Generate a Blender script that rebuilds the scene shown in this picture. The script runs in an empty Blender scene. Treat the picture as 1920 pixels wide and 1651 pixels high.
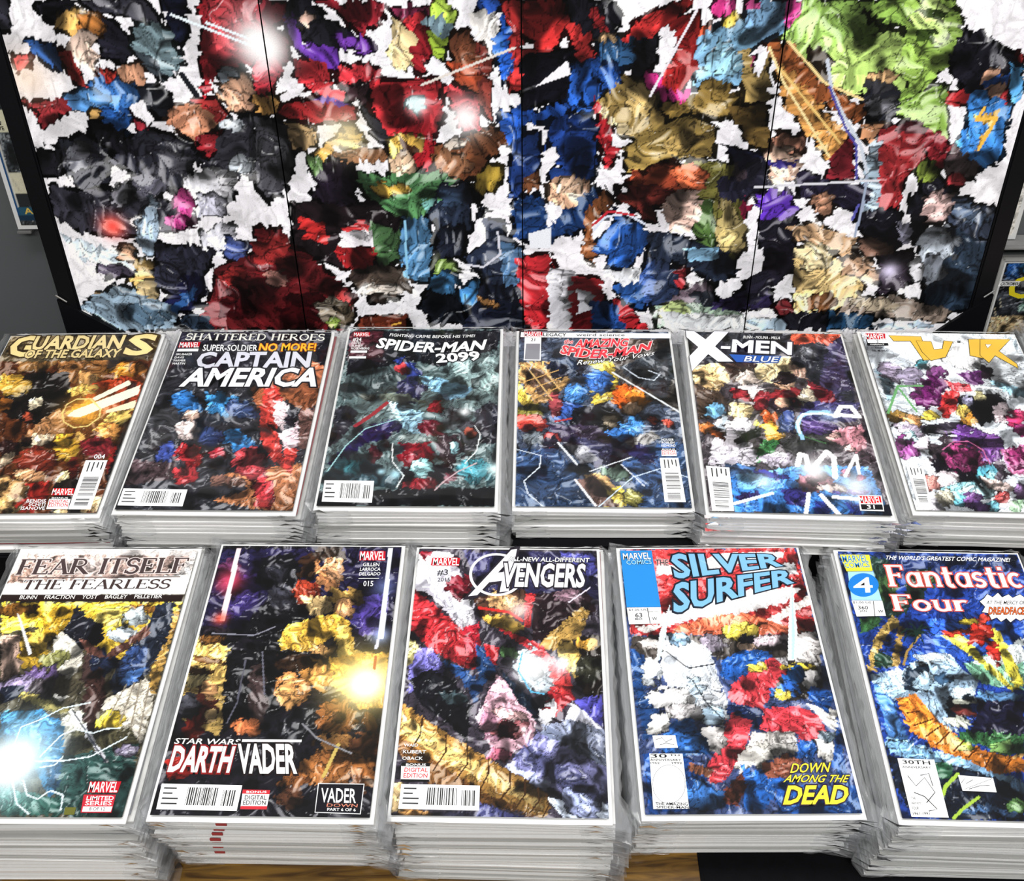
import bpy, bmesh, math, random
import numpy as np
from mathutils import Matrix, Vector

# ------------------------------------------------------------------ camera, world, light, exposure
scene = bpy.context.scene
COL = scene.collection
CAM_H = 1.632            # camera height; the table top is at 0.75 m
cam_d = bpy.data.cameras.new('camera'); cam = bpy.data.objects.new('camera', cam_d); COL.objects.link(cam)
cam_d.sensor_width = 36.0; cam_d.lens = 36.3603; cam_d.shift_y = -0.009321; cam_d.clip_start = .01
cam.matrix_world = Matrix.Translation((0, 0, CAM_H)) @ Matrix.Rotation(math.radians(90-45.03497), 4, 'X') @ Matrix.Rotation(math.radians(-0.78605), 4, 'Z')
scene.camera = cam
w = bpy.data.worlds.new('shop_light'); scene.world = w; w.use_nodes = True
w.node_tree.nodes['Background'].inputs[0].default_value = (.93, .96, 1, 1)
w.node_tree.nodes['Background'].inputs[1].default_value = .21
def area(name, loc, rot, sx, sy, power, col=(1, .98, .95)):
    l = bpy.data.lights.new(name, 'AREA'); l.shape = 'RECTANGLE'; l.size = sx; l.size_y = sy; l.energy = power; l.color = col
    o = bpy.data.objects.new(name, l); COL.objects.link(o); o.location = loc; o.rotation_euler = rot; return o
area('ceiling_and_fill_light', (-.5, .35, 3.0), (0, 0, 0), 1.3, .35, 28)
area('ceiling_and_fill_light', (.9, .35, 3.0), (0, 0, 0), 1.3, .35, 28)
area('ceiling_and_fill_light', (.1, -1.2, 2.9), (math.radians(28), 0, 0), 1.6, .35, 50)  # front-tilted lamp added to brighten the mural and the stack fronts
scene.view_settings.view_transform = 'Standard'; scene.view_settings.look = 'None'
scene.view_settings.exposure = -.12; scene.view_settings.gamma = 1.0; scene.view_settings.use_curve_mapping = False
try: scene.cycles.transparent_max_bounces = 24
except Exception: pass

ART = {
'B1': '''b 5a2d14
p 6b5a3c 4,12 1720,3 1741,469 -24,470
p 8c6234 246,470 699,469 567,629 305,651
p 8a5a2e 669,469 1248,469 1304,561 1239,765 1037,898 761,675
p b98a50 958,629 1189,698 1210,877 1030,876
e d9902e 1420,653 144,36 20,134
e c97f3a 1591,607 92,0 24,92
p 15100e 425,652 844,652 1016,1029 948,1243 752,1451 446,1345 310,1197 297,1026
p e9d9b8 559,1070 706,1028 718,1157 614,1241
e b04a30 633,1325 58,0 20,63
p a8391c 1152,832 1499,721 1680,834 1727,1249 1385,1289 1134,1030
e e8c060 1094,942 136,-38 32,78
e e8c868 1587,1332 148,-39 37,96
e d9a83a 282,852 221,1 58,176
e 93551f 296,1154 116,1 43,128
e e8a030 1217,1266 161,1 55,191
g ffb84a 1197,1245 300 .8
c fff6dc 1032,1328 1079,1244 1673,867 1688,1011 1169,1350
c fff6dc 1218,1063 1532,788 1572,855 1260,1106
c ffe9c8 1417,1246 1688,1098 1696,1216 1422,1293
s f3dc8a 16 981,1158 975,1286 1028,1412 1154,1496 1292,1476 1373,1352 1352,1225 1206,1074 1058,1073 981,1158
e f0b838 1160,1779 125,1 55,184
s 6b4a18 8 1098,1739 1170,1789 1248,1720
p a9774c 654,1673 798,1368 921,1201 1067,1495 958,1697 781,1893
p e0c9a8 763,1574 1015,1607 964,1717 782,1854
p 2a1a14 669,1633 776,1614 807,1755 714,1774
p e8b860 1143,1557 1223,1537 1317,1661 1257,1700
e e09a4a 1504,1561 152,37 20,130
e 7d1f26 1494,1783 196,47 25,158
e 8e1f1c 1697,2003 85,1 64,235
p 150f12 1669,1583 1760,1542 1741,2367 1660,2176 1670,1905
e 7a2a1a 926,1953 196,3 68,215
e d8a070 931,2146 161,39 13,68
e f0d8a0 1275,2189 92,1 31,103
e 5a1c14 1319,2056 56,1 46,155
p 942018 913,2259 1135,2225 1177,2449 1120,2612 905,2607
e c89a60 740,2312 177,3 56,168
e caa468 781,2515 162,3 43,128
p 1a1412 1188,2264 1409,2172 1654,2640 1274,2633
p d2b27c 1591,2420 1706,2440 1730,2624 1540,2620
e e8c890 1377,2617 68,1 11,36
e 2b1512 588,1772 126,2 46,139
e c9b090 612,1930 62,-67 38,51
K G|95,378|355,377|99,60|f3e0a0|3a2a14|B
K UARDIAN|325,275|1302,272|330,58|efdca2|3a2a14|B
K S|1376,376|1640,375|1393,53|f3e0a0|3a2a14|B
K OF THE GALAXY|290,419|1320,418|293,289|e9d49a|2a1c10|B
T 004|1481,1938|1587,1939|1477,1882|ffffff||B
C 1625,1963 1637,2595 1427,2591 1410,1960
R d3131c 1204,2326 1409,2329 1419,2417 1209,2413
T MARVEL|1213,2407|1417,2411|1206,2331|ffffff||B
T BENDIS|1004,2501|1187,2504|999,2461|ffffff||B
T SCHITI|1038,2543|1194,2546|1034,2507|ffffff||B
T ISANOVE|980,2591|1206,2595|975,2551|ffffff||B
R ffffff 1208,2461 1412,2465 1423,2591 1220,2587
R 151515 1206,2435 1409,2439 1412,2465 1208,2461
T BONUS|1231,2458|1384,2460|1228,2439|ffffff||B
T DIGITAL|1222,2509|1406,2512|1219,2472|c8202a||B
T EDITION|1230,2556|1411,2560|1226,2516|c8202a||B''',
'B2': '''b 2b2c33
p 1c1b28 8,24 1686,13 1704,610 59,637
p 3a3b40 -30,1314 241,1141 445,1757 293,2030 56,1954
p 4a3a3e 12,1993 456,2029 484,2255 37,2330
p a8603c 972,958 1572,542 1751,1123 1602,1296 1370,1127 1103,1259
p b96a44 1534,497 1704,610 1725,948 1592,861
p 6b4a44 1544,1296 1712,1252 1744,1827 1632,1828
p b07048 952,2178 1692,2023 1765,2634 1446,2634 943,2509 1247,2363
p 6a4a40 844,2179 1150,2215 1227,2327 850,2328
e 2f72b8 370,1204 181,106 -12,154
e 3d8fd0 744,1199 225,64 11,167
e 33456e 967,1303 179,84 -6,119
e 2c3a66 705,1675 160,37 12,118
e 3a86cc 1029,1752 159,152 -47,122
e e8d4d0 477,1596 112,-1 33,141
e 3a4ea0 328,1895 93,-74 61,105
e b52a30 570,1932 159,72 -3,146
e c23036 592,2198 128,0 27,112
e a82a38 836,1892 97,-1 17,78
e c9444c 1198,2044 179,124 -33,150
e c23840 1389,2400 97,22 11,198
e 8a2a2a 1393,2563 93,0 12,61
e e7c2ae 450,1361 85,-1 19,83
p cf3c34 1106,890 1243,910 1385,1213 1357,1548 1164,1426
p ecd6dc 1268,1129 1428,1213 1436,1588 1292,1425
p c93a34 1164,1426 1400,1629 1539,2100 1381,1986 1232,1711
p e6ccd4 1400,1629 1551,1422 1619,1748 1540,1946
p c93a34 1492,1829 1618,1828 1607,2176 1512,2100
p 1b1c26 1421,1255 1537,1339 1543,1546 1429,1547
e 25262e 520,2402 345,-1 18,73
K SHATTERED HEROES|100,185|1633,186|100,71|efeee6|1a1822|S
T SUPER-SOLDIER|336,366|932,366|325,264|ffffff|101018|B
T NO MORE!|950,366|1566,360|945,243|f3c83a|c8661c|B
K CAPTAIN|326,637|1536,622|316,397|d9dae4|14141c|B
K AMERICA|236,929|1648,918|269,660|f4f4f8|14141c|B
R c31a2a 55,222 282,217 285,308 57,312
T MARVEL|69,312|280,308|61,229|ffffff||B
R f0f0f0 57,336 286,331 290,376 59,380
T BRUBAKER|63,443|238,440|63,411|ffffff||B
T DAVIS|61,494|161,493|60,464|ffffff||B
T FARMER|63,545|192,543|61,513|ffffff||B
T MARTIN|63,595|197,593|61,563|ffffff||B
C 43,2375 659,2383 662,2593 47,2587''',
'B3': '''b 5a6e70
p 14141c 9,62 1730,53 1674,370 1073,677 760,563 478,793 345,680 89,929
p 4a1c26 42,74 404,72 434,517 67,519
p 3d4a4c 72,795 611,610 936,881 653,1059 79,1191
p 7d9494 1145,608 1708,488 1726,1271 1405,1315 1315,969
p 8fa8a6 1506,879 1682,675 1692,1099 1529,1100
p 24252e 23,1319 131,1255 275,1360 219,1608 103,1808 30,1886
p 2a2b34 1451,1357 1592,1208 1726,1271 1723,1805 1554,1805
e 2a3a88 743,724 141,113 -35,119
e c03a40 665,702 76,0 8,91
e 26264a 797,1015 164,41 -7,195
p 8fc6e6 856,814 1053,836 1437,1013 1368,1144 1179,1188 911,948
p a8d8f0 547,1189 943,1379 924,1687 760,1606
p 5a6258 450,1103 714,1081 960,1210 1111,1273 813,1210 520,1211
e 4a4e48 337,1147 104,26 0,55
s 9a2a36 46 552,1232 424,1401 271,1567
e 2a2258 508,1647 202,-111 41,114
p 221c50 495,1525 692,1484 632,1747 384,1807 153,2173 60,2098 207,1847
s a8d8dc 8 73,2192 207,1847 375,1607 690,1463
e 8e1c28 1054,1295 102,0 7,106
e 5a1420 1046,1606 129,0 11,163
e 6a7478 1282,1462 139,71 -35,175
g ffffff 1363,1357 70 .9
e 3a3a40 1423,1726 128,0 11,260
e 8a4438 1435,1666 57,0 3,81
e 7a0f1c 916,1943 210,50 -10,210
e 3a2e34 1220,1885 154,0 13,215
e 6b7a78 914,1747 184,0 5,60
p 120e14 781,2154 1300,2077 1283,2265 1049,2431 779,2431
e 7a1a22 990,2358 163,0 7,91
e 9ed4d8 986,2135 96,0 10,132
e 9ad0dc 1282,1865 42,0 5,98
s e8ecec 10 666,1807 690,2059 817,2247 763,2394
s e8ecec 10 1474,1564 1535,1686 1502,1923 1397,2077
s c9b0b4 16 1508,2077 1334,2191 1192,2339 1130,2430
e 5a2430 1269,2265 68,-56 23,48
e 4a9aa8 337,2117 220,0 14,113
e 3f8896 1512,2191 179,0 7,169
g dff8f8 1690,2153 97 1
g b8e8f8 593,2192 48 .9
g b8e8f8 734,2229 64 .9
e 471c22 502,1983 69,0 17,154
e 2a3c46 479,2154 110,0 13,113
p 0f1014 -25,2449 1724,2394 1729,2627 18,2645
p 2e4852 46,2192 764,2266 751,2413 94,2340
T FIGHTING CRIME BEFORE HIS TIME!|476,163|1418,178|481,116|f4f4f4||B|-.5
K SPIDER-MAN|348,352|1519,383|378,195|ffffff|10141a|B|-.4
K 2099|1030,603|1487,555|1011,468|ffffff|10141a|B
R c31a2a 74,99 254,98 258,171 78,172
T MARVEL|82,167|254,167|79,106|ffffff||B
T #24|78,257|174,257|75,194|ffffff||B
T DAVID|74,301|173,300|73,267|ffffff||B
T SLINEY|76,346|203,346|75,313|ffffff||B
T ROSENBERG|79,392|276,391|78,358|ffffff||B
R f4f4f4 77,411 257,410 258,448 78,448
R f4f4f4 73,507 257,506 258,542 73,542
C 63,2316 541,2321 549,2597 75,2586''',
'B4': '''b 4a566c
p 4c4038 35,174 878,169 647,577 1166,713 1649,1327 1673,164 1713,164 19,174
p 55504c 1047,645 1697,164 1708,1327 1369,1114 1098,850
p 40464e 1108,644 1679,286 1700,755 1560,1156 1222,804
p c99b5e 33,581 398,555 579,853 394,1164 230,1251 29,811
p 5e4636 119,650 289,672 427,876 289,1121 106,856
s e2bd7e 15 88,580 394,1164
s e2bd7e 15 212,556 471,988
s d9ac68 13 61,901 459,694
s d9ac68 13 108,1034 488,808
s d9ac68 13 170,1165 517,921
p e8c850 22,856 230,1251 186,1337 20,1166
p e9cb4e 710,530 1051,551 1098,850 992,1160 838,1290 758,986 980,760
e 8a8438 141,1337 163,-1 1,127
e d04438 172,1525 161,-1 1,145
e 6b747c 217,1709 130,-1 0,101
e 2a3850 584,624 130,71 -29,109
e 1f2232 444,694 119,103 -47,120
e 3d74c8 883,874 145,57 -38,174
e 4a8cd8 635,1075 135,-1 -4,175
e 3c62b4 541,1334 163,-1 -2,148
e a8484e 424,1207 67,17 -25,191
p 14161c 601,1291 961,1182 1127,1415 1078,1783 823,1705 566,1543
e d8601e 1189,1115 189,48 -35,193
e f08a2c 1294,1115 131,33 -20,107
e f0c4a0 1223,1287 89,-1 -5,85
e 4a90d8 1207,1560 155,-78 27,135
e 3a7ccc 1055,1683 144,-1 -5,101
e 1c2030 1485,1537 141,35 -17,81
e cc5040 1576,1495 44,0 -5,54
e cc5040 1418,1455 38,0 -5,63
p 2c2438 348,1524 829,1542 1078,1783 1169,1941 976,2135 810,2059 419,1728
p 30304a 621,1706 1105,1823 1156,1921 807,2155
e b8a890 978,1478 73,0 -4,83
e b03838 390,1708 95,48 -17,65
e 1c1f2c 375,1828 86,-1 -1,139
e c24a44 417,1926 67,33 -13,48
s b83c38 24 421,1482 583,1439
e c85448 470,2252 65,-73 35,57
e 1e2434 610,2175 159,-79 16,64
p 7f8088 504,1787 733,1825 840,2021 669,2080
p 7a7876 1108,1763 1407,1599 1486,1700 1245,1861 1148,1823
s f0f4f8 19 1043,725 1721,1348
s e4e8ee 24 447,1788 627,2080
s f0f0f4 23 608,2288 790,2614
s e4e8ee 13 750,2174 1167,1980
s e4e8ee 11 1063,2077 1268,2357
p 2d4468 18,1870 432,1867 610,2175 789,2650 18,2656
p 34507c 1064,2058 1480,1780 1767,2053 1720,2643 1221,2647 1186,2339
p 405e8c 1480,1780 1709,1779 1748,2242 1514,2054
p b89464 693,2231 890,2173 1016,2433 1059,2648 870,2649
p e6cc54 877,2470 1048,2340 1088,2612 870,2646
e 6b8474 1014,2210 128,63 -28,89
e 9a9448 1149,2504 90,72 -47,94
p 6a5048 608,2288 804,2230 1006,2631 817,2632
e 282a58 1283,1940 120,45 -30,113
s dfe8f4 8 18,1880 275,1966 261,2121 109,2310 152,2475 316,2654
s dfe8f4 9 1170,644 1314,803 1479,847 1547,756 1429,688
s cfe0f4 6 817,2632 1165,2247 1437,2131 1706,2243
s c8d4e0 10 118,557 181,603 151,696
R fbfbfb 49,62 1726,70 1716,154 44,149
R c31a2a 81,55 290,58 290,128 79,124
T MARVEL|85,131|282,130|89,57|ffffff|c31a2a|B
R fbfbfb 92,154 277,153 271,544 84,541
T 21|159,217|207,217|161,168|181818||B
R 8f8f96 109,259 264,258 258,528 95,524
T LEGACY|298,130|553,134|301,73|181818||B
T weird science|665,126|1207,123|669,81|181818||
T the|524,256|622,256|541,183|e0434c|f4e4e4|B
K AMAZING|644,321|1221,294|674,194|e0434c|f4e4e4|B
K SPIDER-MAN|486,418|1462,348|524,283|e0434c|f4e4e4|B|-.8
T Renew Your Vows|661,612|1502,443|691,535|f4f4f4|20242c||-.3
T HOUSER|1482,1756|1604,1756|1486,1724|ffffff||B
T ROBLISH|1481,1796|1607,1796|1485,1766|ffffff||B
T REDMOND|1475,1840|1615,1839|1479,1808|ffffff||B
R ffffff 1470,1864 1618,1863 1617,1967 1467,1968
R 161616 1470,1860 1619,1859 1618,1886 1470,1888
T BONUS|1480,1884|1605,1883|1481,1866|ffffff||B
T DIGITAL|1476,1917|1611,1916|1478,1891|c8202a||B
T EDITION|1475,1948|1611,1947|1477,1923|c8202a||B
C 1629,1992 1647,2569 1446,2570 1446,1993''',
'B5': '''b 4a4248
p 2a2c34 46,12 1200,12 872,614 203,569
p d9553a 1148,50 1711,12 1610,234 1453,259 1171,210
p f7cf92 34,616 356,546 452,775 269,998 31,866
p fae0a8 731,545 1097,403 1101,682 840,863 645,774
p 3a2a24 341,546 734,521 645,774 443,865 387,684
p 4a3a30 31,866 269,998 373,1127 281,1339 47,1423
p 23242c 1087,259 1465,186 1668,331 1624,1036 1322,950 1227,727 1125,521
e 70727a 1301,355 91,57 -26,67
p 403a5c 1533,234 1717,62 1665,1122 1436,1123 1293,950
p c9a08a 1061,544 1230,613 1220,773 1094,728
e f0ddd0 625,819 118,0 -18,157
e e8e0e2 657,1040 221,59 -30,128
e a52c34 498,1041 103,59 -29,82
e 9a2c36 719,1126 86,0 -19,150
e c8a080 986,863 102,0 -19,134
e 241c20 984,773 118,0 -15,104
e a0262e 987,1060 173,-1 -19,130
e 2a2030 911,1189 157,-1 -18,127
e f2e2c4 1192,1038 62,37 -65,163
p 8a2430 1190,773 1474,993 1442,1249 1300,1166
p 3a3568 1121,1124 1693,1121 1608,1414 1048,1417
e e8b89c 917,1146 72,0 -10,73
e 7fc0ea 199,1298 114,-1 -11,126
e d8e6f2 283,1463 99,-1 -10,102
e e8cf98 470,1296 114,-1 -15,138
e e8e4ec 415,1543 126,-1 -17,161
e dcd6de 308,1781 176,-88 32,201
e cc5a28 744,1378 88,0 -15,116
e d07838 107,1545 76,41 -25,76
e c8622c 198,1625 87,47 -15,45
e f0b040 734,1561 107,100 -55,105
p 1a1c1e 343,1703 616,1501 657,1622 392,1761
p 3c7a44 649,1681 815,1680 755,1817 645,1932 554,2008 532,1971
e 3a4a80 921,1418 84,0 -26,184
p c8c2cc 134,1879 532,1741 557,1989 265,2213 67,2031
e c6bccc 750,1950 154,38 -29,112
e d8d2e0 308,2048 135,-1 -15,149
p 3c3c3e 815,1680 1272,1578 1293,1851 1205,1813 937,1873 823,1816
e 403038 1639,1810 81,-1 -47,231
e 584080 1216,1498 181,-1 -17,101
s 4a7a4c 10 992,1599 1248,1716
g c8e8ff 1346,1313 103 .7
s 9fd0f8 43 1038,1659 1007,1499 1057,1356 1183,1272 1353,1271
s e4f4ff 33 1023,1579 1016,1438 1092,1314 1293,1292 1455,1333
s ffffff 51 1413,1333 1496,1186 1596,1186 1652,1332 1459,1312
p d8909c 1348,1537 1656,1455 1655,1733 1523,1849 1484,1773 1382,1735 1307,1617
e f0c0b8 1348,1617 65,-32 4,56
e e8b4b0 1466,1792 54,0 -9,46
e 5a8fd8 354,2121 154,37 -25,109
p 3f86dc 266,2195 955,2023 1597,2018 1678,2500 1626,2619 261,2634
p 7cc0f4 323,2158 896,2061 583,2210 541,2336 305,2339
e 2c2c88 670,2155 165,40 -14,54
p 2e2a70 738,2335 1018,2296 950,2559 749,2527
p 3a2e78 1198,2312 1547,2327 1468,2398 1189,2366
p 2b3a90 1028,2472 1167,2488 1128,2642 987,2643
p 1c2a78 1273,2470 1434,2502 1429,2655 1353,2656
p 3a3070 282,2427 513,2354 528,2442 336,2531
g ffffff 1080,2078 204 .9
g ffffff 1440,2275 244 .8
g e8f6ff 592,2247 139 .7
s ffffff 54 928,2024 978,1872 1029,1891 1026,2079
s ffffff 53 1053,2078 1242,1832 1296,1908 1263,2168
s ffffff 34 1359,2149 1519,1868 1498,2111
e b06a78 1056,2224 137,33 -36,125
e e8d0c8 1198,2312 118,-1 -9,53
e 3a2028 1043,2224 50,45 -27,47
s ffffff 45 1092,2402 1217,2641
s ffffff 39 978,2385 911,2644
s e8f4ff 36 639,2389 259,2532
s ffffff 42 1205,2418 1560,2449
e e878a0 1379,2112 40,0 -10,55
e c84878 1501,2166 34,0 -6,33
c 12141e 1623,2518 1775,2464 1733,2652 1606,2653
k f2f2f8 26262e 19,25 109,30 223,169 331,25 492,30 314,284 484,529 322,534 228,414 31,694 23,455 132,301 19,137
K -MEN|376,361|1110,393|410,167|f8f8fc|30303c|B
R 2f62b8 452,413 1006,427 954,540 516,536
T BLUE|596,522|947,526|630,437|f4f8ff|16306c|B
T BUNN - MOLINA - MILLA|633,142|1029,147|645,97|f4f4f4||B
C 272,2076 255,2626 54,2628 51,2059
R fafafa 1427,2395 1650,2393 1634,2586 1415,2585
R d3131c 1435,2405 1637,2403 1631,2493 1430,2496
T MARVEL|1433,2496|1631,2493|1436,2412|ffffff||B
R 141418 1433,2506 1632,2504 1627,2569 1431,2571
T 31|1484,2560|1553,2559|1488,2516|ffffff||B''',
'B6': '''b dfe6ee
p eef3f8 46,49 1754,28 1545,993 1267,1130 516,569
p b8dcf0 55,651 238,577 216,896 87,1161
p a8d8ec 1221,780 1559,949 1563,1123 1289,956
p c8d8e4 1515,84 1730,53 1670,301
e b4a6c0 224,716 129,103 -65,126
e 9a90a8 407,779 137,-4 -36,159
e 58b0c0 577,568 77,-2 -16,70
e f4f4f6 1094,413 234,-6 -71,264
e 8a4a88 697,703 122,-3 -28,115
e 5e1e58 622,885 166,-4 -33,134
e 6a1f60 515,1085 163,-4 -41,174
p 54225a 911,697 1199,644 1135,872 984,876
p 2a1c28 1194,551 1328,617 1245,802 1160,782
p d84a52 754,837 1014,875 999,986 799,1013
p c42e30 706,972 858,1011 761,1270 608,1419 582,1233
p 101018 817,1056 1276,1000 1290,1299 940,1512 878,1267 790,1270
e b0aed0 919,1118 74,-2 -23,86
e e8dca0 1040,1050 74,-2 -21,74
s 6ba868 28 52,1330 242,918 497,911
s 6ba868 25 247,962 347,1302
e d8a850 155,1390 121,29 -28,82
e e0a060 256,1449 107,26 -28,81
e e8cf50 478,1361 87,-2 -20,83
e e8a03c 844,1393 58,60 -60,91
e e8c860 820,1269 58,-2 -28,106
p 2a2430 329,1508 747,1436 929,1553 551,1642 334,1608
e f2dde4 1202,1301 102,-3 -43,147
e d83a70 1322,1381 101,-3 -38,124
e b03a80 1329,1543 86,-2 -31,101
e d8c8e0 229,1571 130,72 -37,76
e a8d0d8 202,1690 71,-2 -22,99
e b05aa8 143,1828 154,-4 -34,155
e 8a3a80 76,1752 70,-2 -25,117
e f4e8f2 297,1766 84,-2 -27,117
e 3a3036 617,1930 294,68 -139,357
e 6a3a8c 796,1675 218,122 -69,131
e 8a52a8 949,1827 79,44 -110,201
e 14101a 554,2062 247,-6 -53,204
e 4c404c 879,2164 136,-3 -53,183
e b0407c 653,1948 180,-4 -56,208
e 5a1c40 658,1929 125,-3 -41,152
e 7a2a58 634,1967 83,-2 -25,94
s d070a0 11 474,1839 616,1719 757,1716 865,1829 881,2017
p d878a8 1033,1825 1310,1741 1178,2157 1042,2160
e 8a2a60 1166,1935 83,-2 -47,152
e 60b8d0 825,2166 101,-66 14,94
e 8ad0e0 826,2256 55,29 -66,119
e f2e4ea 367,2267 156,-55 -5,104
e d89088 255,2287 81,-2 -26,107
e 9ad8e4 528,2369 174,-4 -28,106
e b8e4ec 692,2400 135,30 -29,69
e 8a58a0 535,2490 132,-3 -23,86
e e8d0c8 896,2290 119,64 -38,68
e 70c0d4 464,2509 53,-1 -27,103
e 7cc8dc 748,2571 79,-2 -25,85
e e8e0c8 328,2478 79,-2 -26,104
e b04a4a 876,2448 80,-2 -21,70
e b8e0b8 977,2548 66,-2 -26,86
e a078b0 1070,2374 67,-2 -33,106
p e8e4ec -11,2639 229,2394 320,2665
e 7a50a0 625,2591 79,-2 -19,68
k e8bf4c 4a4028 327,99 669,107 673,424 687,494 608,501 541,185 359,190
k e8bf4c 4a4028 604,183 760,191 759,326 856,311 905,175 997,185 854,443 684,506 625,365
k e8bf4c 4a4028 1182,143 1326,134 1261,312 1252,456 1125,412
k e8bf4c 4a4028 1309,139 1632,131 1450,331 1580,541 1575,606 1390,405 1293,525 1234,409
k f4f0ec 4a4028 1340,225 1403,223 1346,286
R c31a2a 71,69 289,68 273,168 62,168
T MARVEL|62,168|270,168|73,79|ffffff||B
R 151518 59,169 289,167 284,271 54,277
R fafafa 67,173 291,172 289,231 68,235
T 2|164,225|186,224|170,180|202020||B
T VARIANT|83,271|240,267|86,247|ffffff||B
T AARON|125,328|216,326|128,299|303038||B
T DEL MUNDO|88,373|262,373|90,346|303038||B
C 221,2089 188,2567 56,2570 61,2075''',
'F1': '''b 4a4434
p f0e8e4 6,10 1731,10 1697,542 21,551
p d8b8ac 71,84 1635,111 1569,331 60,445
p e8d4cc 450,103 888,122 873,340 480,321
p c8a08c 49,303 181,181 211,325 22,446
c fbf9f6 -21,435 1705,329 1695,546 21,551
c 251614 22,555 1691,549 1690,625 49,631
p f2c83c 53,642 1691,630 1626,1312 962,1150 573,850 175,986
p e8b82e 290,674 741,668 726,980 556,1025
e 8a5a20 231,720 168,-2 23,67
e f8e070 1156,799 187,-2 31,112
e a06a28 1395,706 132,-2 12,45
e 9a6a2c 1655,838 75,-1 33,133
p d9a850 1576,971 1687,657 1688,1556 1617,1556
p c9a898 175,986 359,984 482,1239 445,1445 339,1446
e e8c050 534,1069 128,-1 43,128
e c8a030 554,1238 144,-1 42,125
p 1a1c26 726,980 741,668 895,802 1026,867 1107,1020 998,1149 808,1066
p 1f2636 1459,660 1624,635 1669,970 1589,1312 1500,1517 1321,1579 1264,1438 1327,1146 1453,929
p 2a3f6c 1315,1104 1498,1102 1553,1312 1453,1477 1335,1438
p 4a78c0 1384,1355 1535,1312 1489,1477 1370,1498
e 3a2a28 1066,1317 90,-1 68,227
e 1a2238 1162,1274 126,-1 42,146
e cbd8e2 1224,975 148,-2 22,78
e c8d4da 1325,797 79,-68 58,77
p 6a4238 880,1000 1156,1190 1442,885 1496,950 1205,1232 962,1150
p e8e2d4 694,937 962,1150 977,1318 907,1441 748,1278 662,1067
p d8d0c0 1250,1639 1580,1415 1691,1635 1686,2019 1531,1888 1325,1775
s 8a8070 6 1360,1775 1418,1477
s 8a8070 5 1463,1832 1484,1457
s 8a8070 5 1565,1888 1532,1436
s 8a8070 5 1651,1982 1614,1476
e 3a2420 1180,1639 92,25 17,305
e 8a8a50 734,1236 132,-66 50,78
e 6a5488 645,1403 130,-64 62,95
e a090b8 512,1485 162,-36 39,79
p 1a2030 360,1506 565,1485 564,1585 416,1665
e 3a3438 720,1524 106,-1 46,140
p e8e4dc 804,1563 975,1601 899,1641
e b8a858 800,1662 242,85 0,44
e f0d040 1376,1832 104,-1 33,115
e d8d2c0 1082,1891 109,38 -3,160
p 2c7ab8 444,1743 785,1721 995,1835 1185,2383 1080,2470 877,2207 518,1952
e 4aa0d8 620,1799 173,-1 26,77
e 16385c 1090,2295 83,0 45,142
p 44402c 1088,1910 1560,1869 1691,2038 1394,2131 1117,2115
p 23403c 1089,2133 1669,2019 1720,2638 1081,2624 1135,2383
p 2c5c50 672,2385 1201,2487 1211,2623 757,2625
e 787088 1582,2075 85,-1 15,55
p e2e2ea 1019,1699 1220,1890 1455,2167 1454,2195 1197,1928 1011,1719
c f4f4f8 229,742 289,809 515,1175 495,1197
s 18202c 9 1037,1719 1441,2177
g d8f4ff 714,2172 436 1
g ffffff 670,2190 226 1
s e8f8ff 12 904,2134 1014,1948 1117,1891 1266,1928 1358,1890 1476,1879
s e8f8ff 10 882,2171 1101,2169 1309,2132 1551,1964
s e8f8ff 11 663,2025 663,1875 810,1798 953,1700 1165,1649
s e8f8ff 9 933,2225 1045,2206 1089,2133
s e8f8ff 9 836,2332 910,2454 1004,2488 1080,2418 1190,2453 1211,2573
s e8f8ff 9 759,2350 852,2523 978,2607
K FEAR ITSELF|78,332|1639,311|78,153|4a3c3c|e8dcd8|S
R 6a5a56 111,362 1612,347 1613,357 111,372
K THE FEARLESS|178,500|1530,488|191,392|40302e|ffffff|S
T BUNN    FRACTION    YOST    BAGLEY    PELLETIER|207,608|1499,593|208,567|f6f2f0||B
R c31a2a 1370,2347 1618,2342 1614,2433 1382,2434
T MARVEL|1381,2431|1606,2430|1377,2349|ffffff|c31a2a|B
R c42a3a 1355,2452 1606,2451 1611,2597 1374,2597
T LIMITED|1388,2497|1598,2496|1385,2464|ffffff||B
T SERIES|1390,2538|1594,2537|1387,2505|ffffff||B
R ffffff 1380,2548 1606,2547 1605,2588 1383,2589
T 8 OF 12|1434,2580|1557,2580|1430,2555|505050||B
R 6a6a2c 1242,2555 1328,2555 1330,2614 1249,2615''',
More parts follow.
